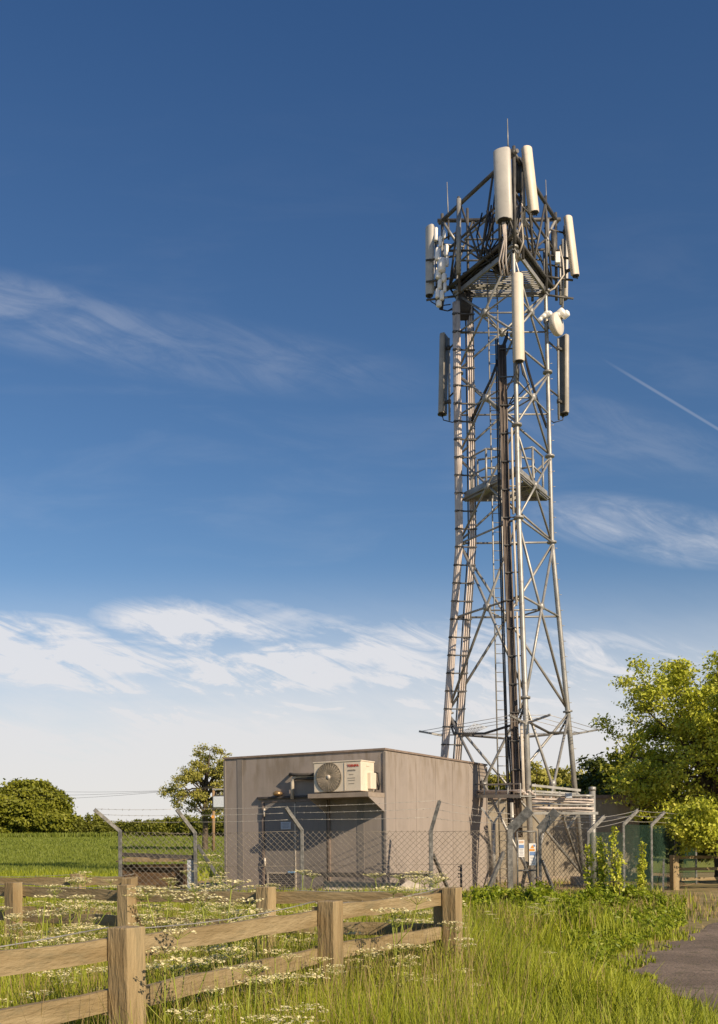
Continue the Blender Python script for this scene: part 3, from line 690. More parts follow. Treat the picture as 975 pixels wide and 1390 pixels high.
lead(a6[0], [a6[2], a6[2] + Vector((.05, 0, -.2)), a6[2] + Vector((.35, 0, -.28)), a6[2] + Vector((.65, 0, -.2))])
a7 = antenna('panel antenna standing off the right leg, just under the white dish', (766, 457), (766, 562), 33.9, .40, .22, (.82, .57), M['radome_side'], stand='R', back=.16)
lead(a7[0], [a7[2], a7[2] + Vector((-.05, 0, -.2)), a7[2] + Vector((-.35, 0, -.28)), a7[2] + Vector((-.6, 0, -.1)), a7[2] + Vector((-.5, 0, .15))])
a8 = antenna('panel antenna seen from behind, tucked below the leaning right corner antenna', (767, 330), (766, 405), 34.2, .34, .17, (.85, .45), M['radome_grey'], stand='R', back=.1)
# shiny cluster
t = thing('aerial_cluster', 'cluster of small shiny white aerial units stacked on a pole at the head\'s left', 'aerial', W(600, 415, 33.0))
m = MB(); m.tube([W(600, 418, 33.0), W(600, 312, 33.0)], .04, 8); m.build('mounting_pole', M['galv'], t)
m = MB(); m.tube([W(592, 330, 33.1), W(630, 335, 33.2)], .03, 6); m.tube([W(592, 405, 33.1), W(622, 402, 33.2)], .03, 6); m.build('standoff_arm', M['galv'], t)
for (px, py, r_, h_, dd) in [(592, 318, .07, .42, -.15), (598, 328, .06, .34, -.2), (603, 318, .05, .26, -.1), (606, 340, .08, .36, -.2), (594, 345, .08, .40, -.25), (600, 360, .13, .45, -.28), (607, 355, .06, .3, -.2),
                             (595, 372, .09, .28, -.22), (603, 377, .09, .26, -.25), (597, 386, .07, .3, -.25), (604, 390, .06, .3, -.22), (594, 398, .07, .3, -.22), (600, 401, .07, .3, -.28), (596, 412, .09, .2, -.2)]:
    c = W(px, py, 33.0 + dd); m = MB(); m.lathe(c, (0.05, 0, 1), [(.001, -h_ / 2), (r_ * .8, -h_ / 2), (r_, -h_ / 2 + .03), (r_, h_ / 2 - .05), (r_ * .7, h_ / 2), (.001, h_ / 2 + .02)], 12); m.build('radio_unit', M['white_gloss'], t)
m = MB()
for i in range(5): m.tube([W(595 + 2 * i, 405, 32.85), W(597 + i, 420, 32.9), W(608, 422, 33.0), W(620, 415 + i, 33.3)], .018, 5)
m.build('lead', M['cable_black'], t)
# whip aerials
for lab, pa, pb, D in (('thin lightning rod rising from the very top of the mast', (690, 204), (689, 161), fF + .1), ('thin whip aerial rising above the left corner of the mast head', (609, 304), (607, 247), 33.3),
                       ('thin whip aerial rising above the right corner of the mast head', (743, 300), (741, 244), 33.3)):
    t = thing('whip_aerial', lab, 'aerial', W(*pa, D)); m = MB(); m.tube([W(*pa, D), W(*pb, D)], [.022, .012], 6); m.build('rod', M['galv'], t)
    m = MB(); p = W(*pa, D); m.tube([p - Vector((0, 0, .5)), p + Vector((0, 0, .12))], .035, 8); m.build('base', M['galv_dark'], t)
# stub poles in the head
for (px, ya, yb, D, r_) in ((623, 270, 372, 32.2, .075), (743, 298, 345, 32.8, .07), (723, 330, 382, 32.9, .05), (698, 205, 250, fF + .3, .07), (764, 325, 425, 33.6, .04), (752, 315, 352, 33.2, .09), (704, 215, 260, fF + .5, .09)):
    part([W(px, ya, D), W(px, yb, D)], r_, 'head_post', M['galv_dark'] if px in (698, 704, 752) else M['galv'])
m = MB(); m.box(W(757, 350, 33.0), (.16, .14, .36), bevel=.02); m.build('junction_box', M['white_gloss'], tw)
# dish
dc_ = W(754, 441, 32.9)
t = thing('dish_antenna', 'small white round dish with bright drum housings on the right mast leg', 'dish', dc_)
fd = Vector((.80, -.60, .02)).normalized()
m = MB(); m.lathe(dc_, fd, [(.001, -.18), (.16, -.16), (.33, -.05), (.36, .02), (.36, .12), (.33, .15), (.001, .19)], 26); m.build('reflector', M['dish'], t)
for (px, py, r_, hh) in ((761, 425, .13, .26), (768, 427, .11, .22), (757, 428, .08, .2), (745, 427, .09, .2), (737, 430, .075, .18), (741, 425, .06, .16), (733, 434, .07, .14)):
    m = MB(); m.lathe(W(px, py, 32.8), (.5, -.4, .25), [(.001, -hh / 2), (r_ * .9, -hh / 2), (r_, -hh / 2 + .03), (r_, hh / 2 - .03), (r_ * .8, hh / 2), (.001, hh / 2 + .03)], 14); m.build('drum_housing', M['white_gloss'], t)
m = MB(); m.tube([W(763, 415, 32.9), W(763, 432, 32.9)], .025, 6); m.bar(W(738, 437, 33.1), W(766, 430, 33.0), .07, .09); m.bar(W(742, 445, 33.1), dc_ - fd * .15, .08, .08); m.build('bracket', M['galv_dark'], t)

# ------------------------------------------------------------------ cable bridge between the cabins and the tower
br = thing('cable_bridge', 'raised steel cable tray crossing from the grey cabin past the mast to the right', 'cable tray', (4.6, 30, 0))
for (px, D, zt_) in ((695, 32.0, W(695, 1063, 32).z), (805, 31.4, W(805, 1069, 31.4).z)):
    g = G(px, D); m = MB(); m.tube([(g.x + .01, D, 0), (g.x, D, zt_)], .115 if px == 695 else .095, 14); m.build('pole', M['galv'], br)
    m = MB(); m.lathe((g.x, D, zt_), (0, 0, 1), [(.105, -.10), (.112, -.1), (.112, .012), (.001, .03)], 14); m.build('cap', M['galv'], br)
def trayseg(a, b, cables, width=.6, rails=True, zr=.33, n=5):
    a = Vector(a); b = Vector(b); d = (b - a).normalized(); s_ = d.cross(Vector((0, 0, 1)))
    m = MB()
    for q in (-.5, .5):
        m.bar(a + s_ * width * q, b + s_ * width * q, .03, .10)
        if rails: m.bar(a + s_ * width * q + Vector((0, 0, zr)), b + s_ * width * q + Vector((0, 0, zr)), .035, .04)
    for i in range(n + 1):
        c = lerp(a, b, i / n); m.bar(c - s_ * width * .5, c + s_ * width * .5, .04, .03)
        if rails:
            for q in (-.5, .5): m.bar(c + s_ * width * q, c + s_ * width * q + Vector((0, 0, zr)), .03, .035)
    m.build('tray', M['galv'], br)
    m = MB()
    for i in range(cables):
        o = s_ * width * (-.42 + .84 * i / (cables - 1)) + Vector((0, 0, .06 + .05 * (i % 3))); L = (b - a).length
        m.tube([lerp(a, b, q) + o + Vector((0, 0, .004 * math.sin(q * 9 + i))) for q in np.linspace(-.02, 1.02, 7)], .028, 6)
    m.build('cable_run', M['cable_grey'], br)
trayseg(W(652, 1081, 31.6), W(717, 1081, 29.6), 6, .55, True, .36, 4)
for i, y_ in enumerate((1079, 1084, 1087, 1091, 1096, 1099)):
    m = MB(); a_, b_ = W(716, y_, 30.6 + .06 * (i % 3)), W(806, y_ + 2, 30.6 + .06 * (i % 3)); m.tube([lerp(a_, b_, q) + Vector((0, 0, .012 * math.sin(q * 8 + i * 2))) for q in np.linspace(0, 1, 9)], .034 if i % 2 else .045, 7); m.build('cable_run', M['cable_grey' if i % 3 else 'galv'], br)
m = MB(); m.bar(W(722, 1066, 29.6), W(788, 1073, 30.2), .05, .07); m.bar(W(722, 1074, 30.6), W(786, 1078, 31.2), .05, .06)
for px, y0_ in ((789, 1079), (797, 1080), (804, 1082)): m.bar(W(px, y0_, 31), W(px, y0_ + 23, 31), .04, .04)
m.bar(W(786, 1080, 31), W(806, 1082, 31), .04, .04)
m.bar(W(724, 1104, 30.7), W(812, 1104, 30.7), .06, .08)
for px in (738, 760, 784): m.bar(W(px, 1074, 30.75), W(px, 1106, 30.75), .05, .05)
m.build('frame', M['galv'], br)
m = MB()
for (p, q) in (((770, 1125), (786, 1104)), ((754, 1104), (740, 1120))): m.bar(W(*p, 31.2), W(*q, 31.2), .05, .05)
m.build('brace', M['galv'], br)
m = MB(); m.box(W(772, 1080, 30.4), (.18, .14, .16), bevel=.01); m.build('junction_box', M['plate'], br)
g = G(670, 30.5)
m = MB(); m.tube([(g.x, 30.5, 0), (g.x, 30.5, W(670, 1116, 30.5).z)], .07, 10); m.build('pole', M['galv'], br)
m = MB()
for sx in (-.35, .35): m.bar((g.x, 30.5, W(670, 1116, 30.5).z - .05), (g.x + sx, 30.5, W(670, 1096, 30.5).z), .05, .05)
m.build('brace', M['galv'], br)
# cable drop at the tower foot
m = MB(); rr = random.Random(5)
for i in range(8):
    c = corner('F', 2.2); m.tube([corner('F', 4.6) + Vector((-.5 + .06 * i, .3, 0)), c + Vector((-.45 + .06 * i, .35, .9)), c + Vector((-.5 + .05 * i, .3, .6)), c + Vector((-.55 + .02 * i, .2, .45)), W(690, 1085, 30.2)], .028, 6)
m.build('cable_drop', M['cable_black'], br)

# ------------------------------------------------------------------ chain link fences
def clip_link(m, a, b, z0, z1, pitch, r):
    """crossing diagonal wires of a chain link panel between ground points a, b"""
    a = Vector(a); b = Vector(b); L = (b - a).length; d = (b - a).normalized(); H = z1 - z0; nrm = d.cross(Vector((0, 0, 1)))
    for sg in (1, -1):
        x = -H if sg > 0 else 0.0
        e = L if sg > 0 else L + H
        while x < e:
            xa, za, xb, zb = x, 0.0, x + sg * H, H
            if xa < 0: za = -xa * 1.0; xa = 0
            if sg > 0 and xb > L: zb = H - (xb - L); xb = L
            if sg < 0:
                if xa > L: za = xa - L; xa = L
                if xb < 0: zb = H + xb; xb = 0
            if zb - za > .02:
                o = nrm * r * sg; e_ = []
                for q in (0, .2, .4, .6, .8, 1):
                    w_ = Vector((random.uniform(-1, 1) * .006, 0, random.uniform(-1, 1) * .006)) + nrm * (.03 * math.sin((xa + (xb - xa) * q) * 2.3) * math.sin(math.pi * q))
                    e_.append(a + d * (xa + (xb - xa) * q) + Vector((0, 0, z0 + za + (zb - za) * q)) + o + w_)
                m.tube(e_, r, 4, cap=False)
            x += pitch
FT = 1.83
def fpost(base, h, tip, root, w=.075, plate=None, name='post'):
    p = Vector(base); m = MB(); m.box(p + Vector((0, 0, h / 2)), (w, w, h), bevel=.008)
    po = m.build(name, M['galv_fence'], root)
    top = p + Vector((0, 0, h - .03)); m = MB()
    if plate: m.bar(top, tip, .04, plate, up=(0, 0, 1))
    else:
        m.bar(top, tip, .06, .085)
        dd = (Vector(tip) - top)
        for f in (.4, .7, .97): m.tube([top + dd * f, top + dd * f + Vector((.02, -.02, .05))], .010, 5)
    m.build('arm', M['galv_fence'], po); return po
def barbed(m, a, b, sag=.03, r=.0055, barbs=True, bl=.028):
    a = Vector(a); b = Vector(b); n = 6
    m.tube([lerp(a, b, i / n) + Vector((0, 0, -sag * 4 * (i / n) * (1 - i / n))) for i in range(n + 1)], r, 4)
    if barbs:
        L = (b - a).length; k = int(L / .16)
        for i in range(1, k):
            t = i / k; p = lerp(a, b, t) + Vector((0, 0, -sag * 4 * t * (1 - t)))
            for _ in range(2): q = Vector((random.uniform(-1, 1), random.uniform(-1, 1), random.uniform(-1, 1))).normalized() * bl; m.tube([p - q, p + q], .0032 if bl > .02 else .0012, 3)
FD = 25.0
fence = thing('chain_link_fence', 'galvanised chain link fence with barbed wire arms in front of the grey cabin', 'fence', (-1, FD, 0))
P = [(163, 1127, 128, 1099), (265, 1130, 240, 1099), (410, 1126, 388, 1096), (585, 1127, 597, 1087)]
fp = []
for (px, py, tx, ty) in P:
    top = W(px, py, FD); tip = W(tx, ty, FD - (.25 if tx < px else .05)); base = Vector((top.x, FD, 0)); fpost(base, top.z, tip, fence, w=.10 if px > 500 else .085); fp.append((base, top, tip))
gp0 = W(690, 1125, FD); g0 = Vector((gp0.x, FD, 0))
m = MB()
segs = [(fp[0], fp[1]), (fp[1], fp[2]), (fp[2], fp[3])]
for (p, q) in segs: clip_link(m, p[0], q[0], .02, (p[1].z + q[1].z) / 2 - .03, .145, .0058)
m.build('mesh', M['link'], fence)
m = MB(); clip_link(m, fp[3][0], g0, .02, fp[3][1].z - .03, .145, .0068); m.build('mesh', M['link'], fence)
m = MB()
for (p, q) in segs:
    for f in (.97, .7, .4): barbed(m, lerp(p[1], p[2], f) + Vector((0, 0, .03)), lerp(q[1], q[2], f) + Vector((0, 0, .03)), .02)
for f, zz in ((.97, 1112), (.7, 1118), (.4, 1124)): barbed(m, lerp(fp[3][1], fp[3][2], f), W(700, zz - 6, FD), .03)
m.build('barbed_wire', M['wire'], fence)
m = MB()
for i in range(3):
    for (p, q) in segs[i:i + 1] + ([(fp[3], (g0, gp0, gp0))] if i == 2 else []):
        for z in (p[1].z - .04, .95, .1): m.tube([Vector((p[0].x, FD, z)), Vector((q[0].x, FD, z if z < 1 else q[1].z - .04))], .006, 4)
m.build('line_wire', M['link'], fence)
m = MB(); m.bar(W(163, 1160, FD + .05), W(265, 1164, FD + .05), .06, .10); m.bar(W(414, 1187, FD + .08), W(583, 1189, FD + .08), .07, .11); m.build('rail', M['canopy'], fence)
for (pa, D1, pb, D2) in (((268, 1147), FD, (322, 1252), FD - .2), ((588, 1160), FD + .05, (615, 1225), FD + 1.0), ((684, 1157), FD, (655, 1240), FD - .6)):
    a = W(*pa, D1); b = W(*pb, D2); b.z = 0; m = MB(); m.bar(a, b, .065, .10 if pa[0] > 650 else .07); m.build('strut', M['galv_fence'], fence)
m = MB(); m.box(W(257, 1165, FD + .04) * Vector((1, 1, 0)).length if False else Vector((W(259, 1165, FD).x, FD + .08, .62)), (.20, .05, 1.24)); m.build('concrete_stub', M['plate'], fence)

# gate
gate = thing('security_gate', 'narrow galvanised compound gate carrying two white warning signs', 'gate', (4.3, FD, 0))
for (px, wd, tip) in ((692, .13, (720, 1099)), (733, .075, (756, 1101))):
    top = W(px, 1126, FD); fpost(Vector((top.x, FD, 0)), top.z, W(*tip, FD - .15), gate, w=wd, plate=.23, name='gate_post')
gx0, gx1 = W(702, 1128, FD).x, W(728, 1128, FD).x; gz = W(702, 1129, FD).z
leaf = MB()
for x in (gx0, gx1): leaf.tube([(x, FD - .02, .1), (x, FD - .02, gz)], .024, 8)
for z in (gz, .78, .12): leaf.tube([(gx0, FD - .02, z), (gx1, FD - .02, z)], .022, 8)
lf = leaf.build('gate_frame', M['galv_fence'], gate)
m = MB(); clip_link(m, (gx0, FD - .02, 0), (gx1, FD - .02, 0), .13, gz, .145, .0045); m.build('mesh', M['link'], lf)
m = MB(); m.bar(W(707, 1148, FD - .02), W(728, 1230, FD - .02), .03, .03); m.build('brace', M['galv_fence'], lf)
m = MB(); m.bar(W(736, 1168, FD + .1), W(760, 1232, FD - .3), .05, .07); m.bar(W(738, 1229, FD), W(758, 1222, FD), .06, .06); m.bar(W(705, 1222, FD + .3), W(716, 1170, FD + .1), .05, .08); m.build('strut', M['galv_fence'], gate)
m = MB(); rr = random.Random(9)
for i in range(9):
    c = W(731 + rr.uniform(-3, 4), 1191 + i * 1.6, FD - .07); m.lathe(c, (rr.random(), rr.random(), rr.random()), [(.018, -.012), (.034, -.012), (.034, .012), (.018, .012)], 8)
m.build('lock_chain', M['chain'], gate)
def sign(label, px, py, w, h, kind):
    c = W(px, py, FD - .06); t = thing('warning_sign', label, 'sign', c - Vector((0, 0, h / 2)))
    m = MB(); m.box(c, (w, .01, h), bevel=.003); m.build('plate', M['sign_white'], t)
    def r(x, z, ww, hh, mt, nm): mm = MB(); mm.box(c + Vector((x, -.0075, z)), (ww, .004, hh)); mm.build(nm, M[mt], t)
    if kind == 0:
        for i in range(6): r(-w * .34 + i * w * .135, h * .38, w * .06, h * .14, 'sign_orange', 'pictogram')
        r(0, h * .12, w * .86, h * .2, 'sign_blue', 'blue_panel')
        for i in range(5): r(0, -h * (.06 + .08 * i), w * (.7 - .1 * (i % 2)), h * .025, 'sign_text', 'print_line')
    else:
        mm = MB(); mm.extrude([c + Vector((-.05, -.007, h * .28)), c + Vector((.05, -.007, h * .28)), c + Vector((0, -.007, h * .44))], (0, -.003, 0)); mm.build('hazard_triangle', M['sign_orange'], t)
        r(w * .28, h * .4, w * .28, h * .1, 'sign_blue', 'blue_panel')
        r(-w * .05, h * .2, w * .8, h * .1, 'sign_orange', 'orange_panel'); r(0, h * .04, w * .8, h * .16, 'sign_blue', 'blue_panel')
        for i in range(5): r(0, -h * (.12 + .07 * i), w * (.7 - .12 * (i % 2)), h * .02, 'sign_text', 'print_line')
    return t
sign('smaller white and blue warning sign on the gate, left of the bigger one', 708, 1152, .145, .42, 0)
sign('larger white warning sign with an orange panel, hanging on the gate', 723, 1160, .165, .54, 1)

# right hand fence, green coated
rf = thing('green_mesh_fence', 'green coated mesh fence with barbed wire running back beneath the leafy tree', 'fence', (7, 27, 0))
RP = [Vector((5.32, 23.6, 0)), Vector((6.78, 26.05, 0)), Vector((8.2, 28.5, 0)), Vector((9.65, 31.0, 0)), Vector((11.1, 33.5, 0))]
tops = []
for i, b in enumerate(RP):
    h_ = [1.72, 1.93, 1.93, 1.93, 1.93][i]; tip = b + Vector((.40, .1, h_ + .34)); fpost(b, h_, tip, rf, w=.06); tops.append((b + Vector((0, 0, h_)), tip))
for i in range(len(RP) - 1):
    m = MB(); clip_link(m, RP[i], RP[i + 1], .05, 1.70 if i == 0 else 1.9, .11, .0036); m.build('mesh', M['green_link'], rf)
m = MB(); g1 = W(733, 1126, FD); clip_link(m, Vector((g1.x, FD, 0)), RP[0], .05, 1.75, .13, .0045); m.build('mesh', M['link'], rf)
m = MB()
for i in range(len(RP) - 1):
    for f in (.97, .6, .2): barbed(m, lerp(*tops[i], f), lerp(*tops[i + 1], f), .02, .008, False)
for f, y_ in ((.97, 1107), (.6, 1113), (.2, 1120)): barbed(m, W(740, y_, FD), lerp(*tops[0], f), .02, .007)
for y_ in (1108, 1114, 1120): barbed(m, W(755, y_, FD + 3), lerp(*tops[1], .5), .02, .008, False)
m.build('barbed_wire', M['wire'], rf)
m = MB(); m.bar(Vector((8.9, 29.7, .9)), Vector((8.45, 28.3, 0)), .05, .06); m.build('strut', M['galv_fence'], rf)

# things inside the compound, seen through the mesh
t = thing('timber_box', 'dark weathered timber box with a plank lid behind the chain link fence', 'box', G(212, 26.0))
bx0, bx1 = G(170, 26).x, G(252, 26).x
def planks(m, xa, xb, y, z0, z1, n, th=.04):
    for i in range(n): zc_ = z0 + (z1 - z0) * (i + .5) / n; m.box(((xa + xb) / 2, y + random.uniform(-.006, .006), zc_), (xb - xa, th, (z1 - z0) / n - .014))
m = MB(); planks(m, bx0, bx1, 25.55, .12, 1.0, 5); m.build('front_panel', M['old_wood'], t)
m = MB(); planks(m, bx0, bx1, 26.7, .05, 1.0, 5); m.build('back_panel', M['old_wood'], t)
for x in (bx0 + .02, bx1 - .02):
    m = MB(); m.box((x, 26.12, .52), (.05, 1.1, .95)); m.build('side_panel', M['old_wood'], t)
for x in (bx0 + .06, bx0 + .35, bx1 - .22, bx1 - .03):
    m = MB(); m.box((x, 25.50, .53), (.09, .06, 1.0)); m.build('batten', M['old_wood'], t)
m = MB()
for i in range(4): m.box(((bx0 + bx1) / 2 - .02, 25.55 + i * .36, 1.10 + .02 * i), (bx1 - bx0 + .15, .33, .04))
m.build('lid', M['wood'], t)
t = thing('barrier_board', 'pale horizontal board on dark posts behind the chain link fence', 'barrier', G(490, 25.5))
m = MB(); a, b = W(440, 1203, 25.45), W(542, 1205, 25.45); m.bar(a, b, .05, .24); m.build('board', M['board'], t)
m = MB(); m.bar(a + Vector((0, -.05, -.12)), b + Vector((0, -.05, -.11)), .04, .05); m.build('rail', M['canopy'], t)
for px in (441, 546):
    q = W(px, 1190, 25.5); m = MB(); m.box((q.x, 25.5, q.z / 2), (.13 if px > 500 else .06, .08, q.z)); m.build('post', M['canopy'], t)
q = W(626, 1174, 26.3)
t = thing('stub_post', 'short dark upright post standing alone before the cabin\'s right wall', 'post', (q.x, 26.3, 0))
m = MB(); m.tube([(q.x, 26.3, 0), (q.x, 26.3, q.z)], .03, 8)
for i in range(4): m.box((q.x - .05, 26.28, q.z - .05 - i * .09), (.07, .03, .03))
m.build('post', M['canopy'], t)
t = thing('white_stone', 'pale lump of broken concrete at the fence foot beyond the rail fence', 'rubble', G(560, 24.3))
m = MB(); bmv = bmesh.new(); bmesh.ops.create_icosphere(bmv, subdivisions=3, radius=.42)
from mathutils import noise as mn
for q in bmv.verts: q.co *= .8 + .5 * mn.noise(q.co * 3); q.co.z *= .9
bmv.verts.index_update(); g = G(560, 24.3, .25); m.add([g + q.co for q in bmv.verts], [[q.index for q in f.verts] for f in bmv.faces]); bmv.free(); m.build('stone', M['board'], t)

# ------------------------------------------------------------------ post and rail fences
def rail_fence(label, pts, heights=(1.14, .92, .60, .30), posth=1.25, w=.105, ang=0, over=.0, wire=True, rail_side=-1, rh=.09):
    t = thing('post_and_rail_fence', label, 'fence', (pts[0][0], pts[0][1], 0))
    for (x, y, hh) in pts:
        m = MB(); d = Vector((pts[-1][0] - pts[0][0], pts[-1][1] - pts[0][1], 0)).normalized()
        m.box((x, y, hh / 2 - .02), (w, w * .95, hh), d, bevel=.006); m.build('post', M['wood'], t)
    for i in range(len(pts) - 1):
        a = Vector(pts[i][:2] + (0,)); b = Vector(pts[i + 1][:2] + (0,)); d = (b - a).normalized(); n_ = d.cross(Vector((0, 0, 1))) * rail_side * (w / 2 + .018)
        for z in heights:
            m = MB(); j = random.uniform(-.012, .012); k = random.uniform(-.012, .012)
            seg = 10; A = a - d * .05 + n_; B = b + d * .05 + n_
            vs = []; 
            for q in range(seg + 1):
                p = lerp(A, B, q / seg); zz = z + lerp(Vector((j, 0, 0)), Vector((k, 0, 0)), q / seg).x + .004 * math.sin(q * 1.9 + i)
                hh = rh / 2 * (1 + .05 * math.sin(q * 2.3 + z * 9)); o = d.cross(Vector((0, 0, 1))) * .017
                vs += [p - o + Vector((0, 0, zz - hh)), p + o + Vector((0, 0, zz - hh)), p + o + Vector((0, 0, zz + hh)), p - o + Vector((0, 0, zz + hh))]
            fs = [(q * 4 + r_, q * 4 + (r_ + 1) % 4, q * 4 + 4 + (r_ + 1) % 4, q * 4 + 4 + r_) for q in range(seg) for r_ in range(4)] + [(3, 2, 1, 0), (seg * 4, seg * 4 + 1, seg * 4 + 2, seg * 4 + 3)]
            m.add(vs, fs); m.build('rail', M['wood_rail'], t)
        if wire:
            m = MB(); tp = a + n_ * 1.3 + Vector((0, 0, 1.215)); tq = b + n_ * 1.3 + Vector((0, 0, 1.225)); barbed(m, tp, tq, .03, .0030, True, .011)
            barbed(m, tp - Vector((0, 0, .33)), tq - Vector((0, 0, .33)), .02, .0026, True, .011); m.build('barbed_wire', M['wire'], t)
    return t
rail_fence('near post and rail fence of pale weathered timber crossing the bottom left foreground', [(-3.1, .3, 1.25), (-2.0, 2.3, 1.25), (-.965, 4.2, 1.25), (-.17, 5.85, 1.25), (.655, 7.2, 1.255)], w=.115)
rail_fence('second timber rail fence running across behind the nearest one among white flowers', [(-4.35, 9.95, 1.25), (-3.1, 9.1, 1.25), (-1.915, 8.35, 1.25), (-.71, 7.7, 1.25), (.60, 7.28, 1.245)], w=.115)
rail_fence('farther timber rail fence at the left edge beside the green field', [(-6.9, 12.8, 1.25), (-5.0, 12.1, 1.25), (-3.17, 11.45, 1.25), (-2.55, 11.25, 1.2)], heights=(1.14, .80), w=.13, wire=True)
rail_fence('dark timber rail fence half hidden under the leafy tree at right', [(9.3, 30.0, 1.05), (11.2, 30.6, 1.05), (13.0, 31.2, 1.05)], heights=(.95, .6, .3), w=.2, wire=False)

# ------------------------------------------------------------------ foliage tools
def leaf_quads(cent, nrm_bias, size, up=.35, elong=1.6):
    n = len(cent); nv = rng.normal(size=(n, 3)) + nrm_bias; nv[:, 2] += up; nv /= np.linalg.norm(nv, axis=1)[:, None]
    a = rng.normal(size=(n, 3)); a -= (a * nv).sum(1)[:, None] * nv; a /= np.linalg.norm(a, axis=1)[:, None]; b = np.cross(nv, a)
    s = size * rng.uniform(.6, 1.3, n)[:, None]
    v = np.stack([cent - a * s * elong * .5, cent + b * s * .42 + nv * s * .12, cent + a * s * elong * .5 - nv * s * .1, cent - b * s * .42 + nv * s * .12], 1)
    return v.reshape(-1, 3), np.arange(4 * n).reshape(n, 4)
def crown_points(centre, radii, n1, n2, n3, r2, r3, flat=.8, inner=.35, bottom=-1.0, seed=0):
    g = np.random.default_rng(seed); prim = []
    while len(prim) < n1:
        d = g.normal(size=3); d /= np.linalg.norm(d)
        if d[2] < bottom: continue
        prim.append(np.array(centre) + d * np.array(radii) * g.uniform(inner, 1.0) ** .6)
    prim = np.array(prim); sec, ter, sp_, tp_ = [], [], [], []
    for i, p in enumerate(prim):
        k = g.integers(max(1, n2 - 2), n2 + 3)
        for j in range(k):
            d = g.normal(size=3); d[2] = d[2] * flat + .15; s_ = p + d / np.linalg.norm(d) * r2 * g.uniform(.35, 1.1); sec.append(s_); sp_.append(i)
            for l in range(n3):
                d = g.normal(size=3); d[2] *= flat; ter.append(s_ + d / np.linalg.norm(d) * r3 * g.uniform(.2, 1.1)); tp_.append(len(sec) - 1)
    return prim, np.array(sec), np.array(ter), sp_, tp_
def make_tree(name, label, base, trunk_top, centre, radii, n1, n2, n3, r2, r3, per, leafr, size, mat, tr=.2, shoots=0, cat='tree', bottom=-.6, inner=.35, seed=1, group=None, twigs=True, up=.35, elong=1.6, flat=.7):
    t = thing(name, label, cat, base, group); prim, sec, ter, sp_, tp_ = crown_points(centre, radii, n1, n2, n3, r2, r3, flat, inner, bottom, seed)
    m = MB(); B = Vector(base); T = Vector(trunk_top); g = random.Random(seed)
    extra = []
    for _ in range(shoots):
        a_ = g.uniform(0, 6.28); e_ = g.uniform(.15, 1.2); d_ = Vector((math.cos(a_) * math.cos(e_), math.sin(a_) * math.cos(e_), math.sin(e_)))
        p0_ = Vector(centre) + Vector((d_.x * radii[0], d_.y * radii[1], d_.z * radii[2])) * .95; up_ = (d_ + Vector((0, 0, 1.3))).normalized(); L_s = g.uniform(.7, 1.35)
        m.tube([p0_ - up_ * .5, p0_ + up_ * L_s * .5, p0_ + up_ * L_s], [.016, .01, .005], 4, cap=False)
        for q_ in (.25, .45, .62, .78, .92, 1.02, 1.05):
            for _k in range(2): extra.append(p0_ + up_ * L_s * q_ + Vector((g.gauss(0, .13), g.gauss(0, .13), g.gauss(0, .06))) * (1.25 - .6 * q_))
    mid = lerp(B, T, .5) + Vector((g.uniform(-.1, .1), g.uniform(-.1, .1), 0)); m.tube([B - Vector((0, 0, .1)), B + Vector((0, 0, .25)), mid, T], [tr * 1.35, tr, tr * .85, tr * .6], 9)
    for i, p in enumerate(prim):
        p = Vector(p); f = g.uniform(.45, 1.0); s_ = lerp(B, T, f); k = lerp(s_, p, .5) + Vector((g.uniform(-.2, .2), g.uniform(-.2, .2), .12 * (p - s_).length))
        m.tube([s_, k, p], [tr * .42, tr * .25, tr * .12], 6, cap=False)
    for j, s_ in enumerate(sec):
        p = Vector(prim[sp_[j]]); m.tube([p, lerp(p, Vector(s_), .5) + Vector((0, 0, .04)), Vector(s_)], [tr * .12, tr * .08, tr * .045], 4, cap=False)
    if twigs:
        for j, q in enumerate(ter): m.tube([Vector(sec[tp_[j]]), Vector(q)], [tr * .045, tr * .02], 3, cap=False)
    if extra: ter = np.concatenate([ter, np.array([tuple(q) for q in extra])])
    m.build('trunk', M['bark'], t)
    pts = np.repeat(ter, per, 0); cl_ = np.repeat(rng.random(len(ter)), per); pts = pts + rng.normal(size=pts.shape) * leafr * np.array([1, 1, .55])
    nb = (pts - np.array(centre)); nb /= np.linalg.norm(nb, axis=1)[:, None] + 1e-6
    v_, f_ = leaf_quads(pts, nb * .8, size, up, elong); rnd = np.clip(cl_ * .65 + rng.random(len(pts)) * .45, 0, 1)
    np_mesh('crown', v_, f_, mat, t, rnd)
    return t
# leafy tree at right
make_tree('ash_tree', 'bright yellow-green leafy tree overhanging the fence at the right edge', (12.9, 36.3, 0), (12.5, 36.1, 5.0), (12.0, 36.0, 4.1), (3.05, 2.3, 3.1), 44, 6, 5, .85, .40, 26, .17, .085, M['leaf_ash'], tr=.2, seed=4, bottom=-.8, inner=.3, flat=.75, shoots=46)
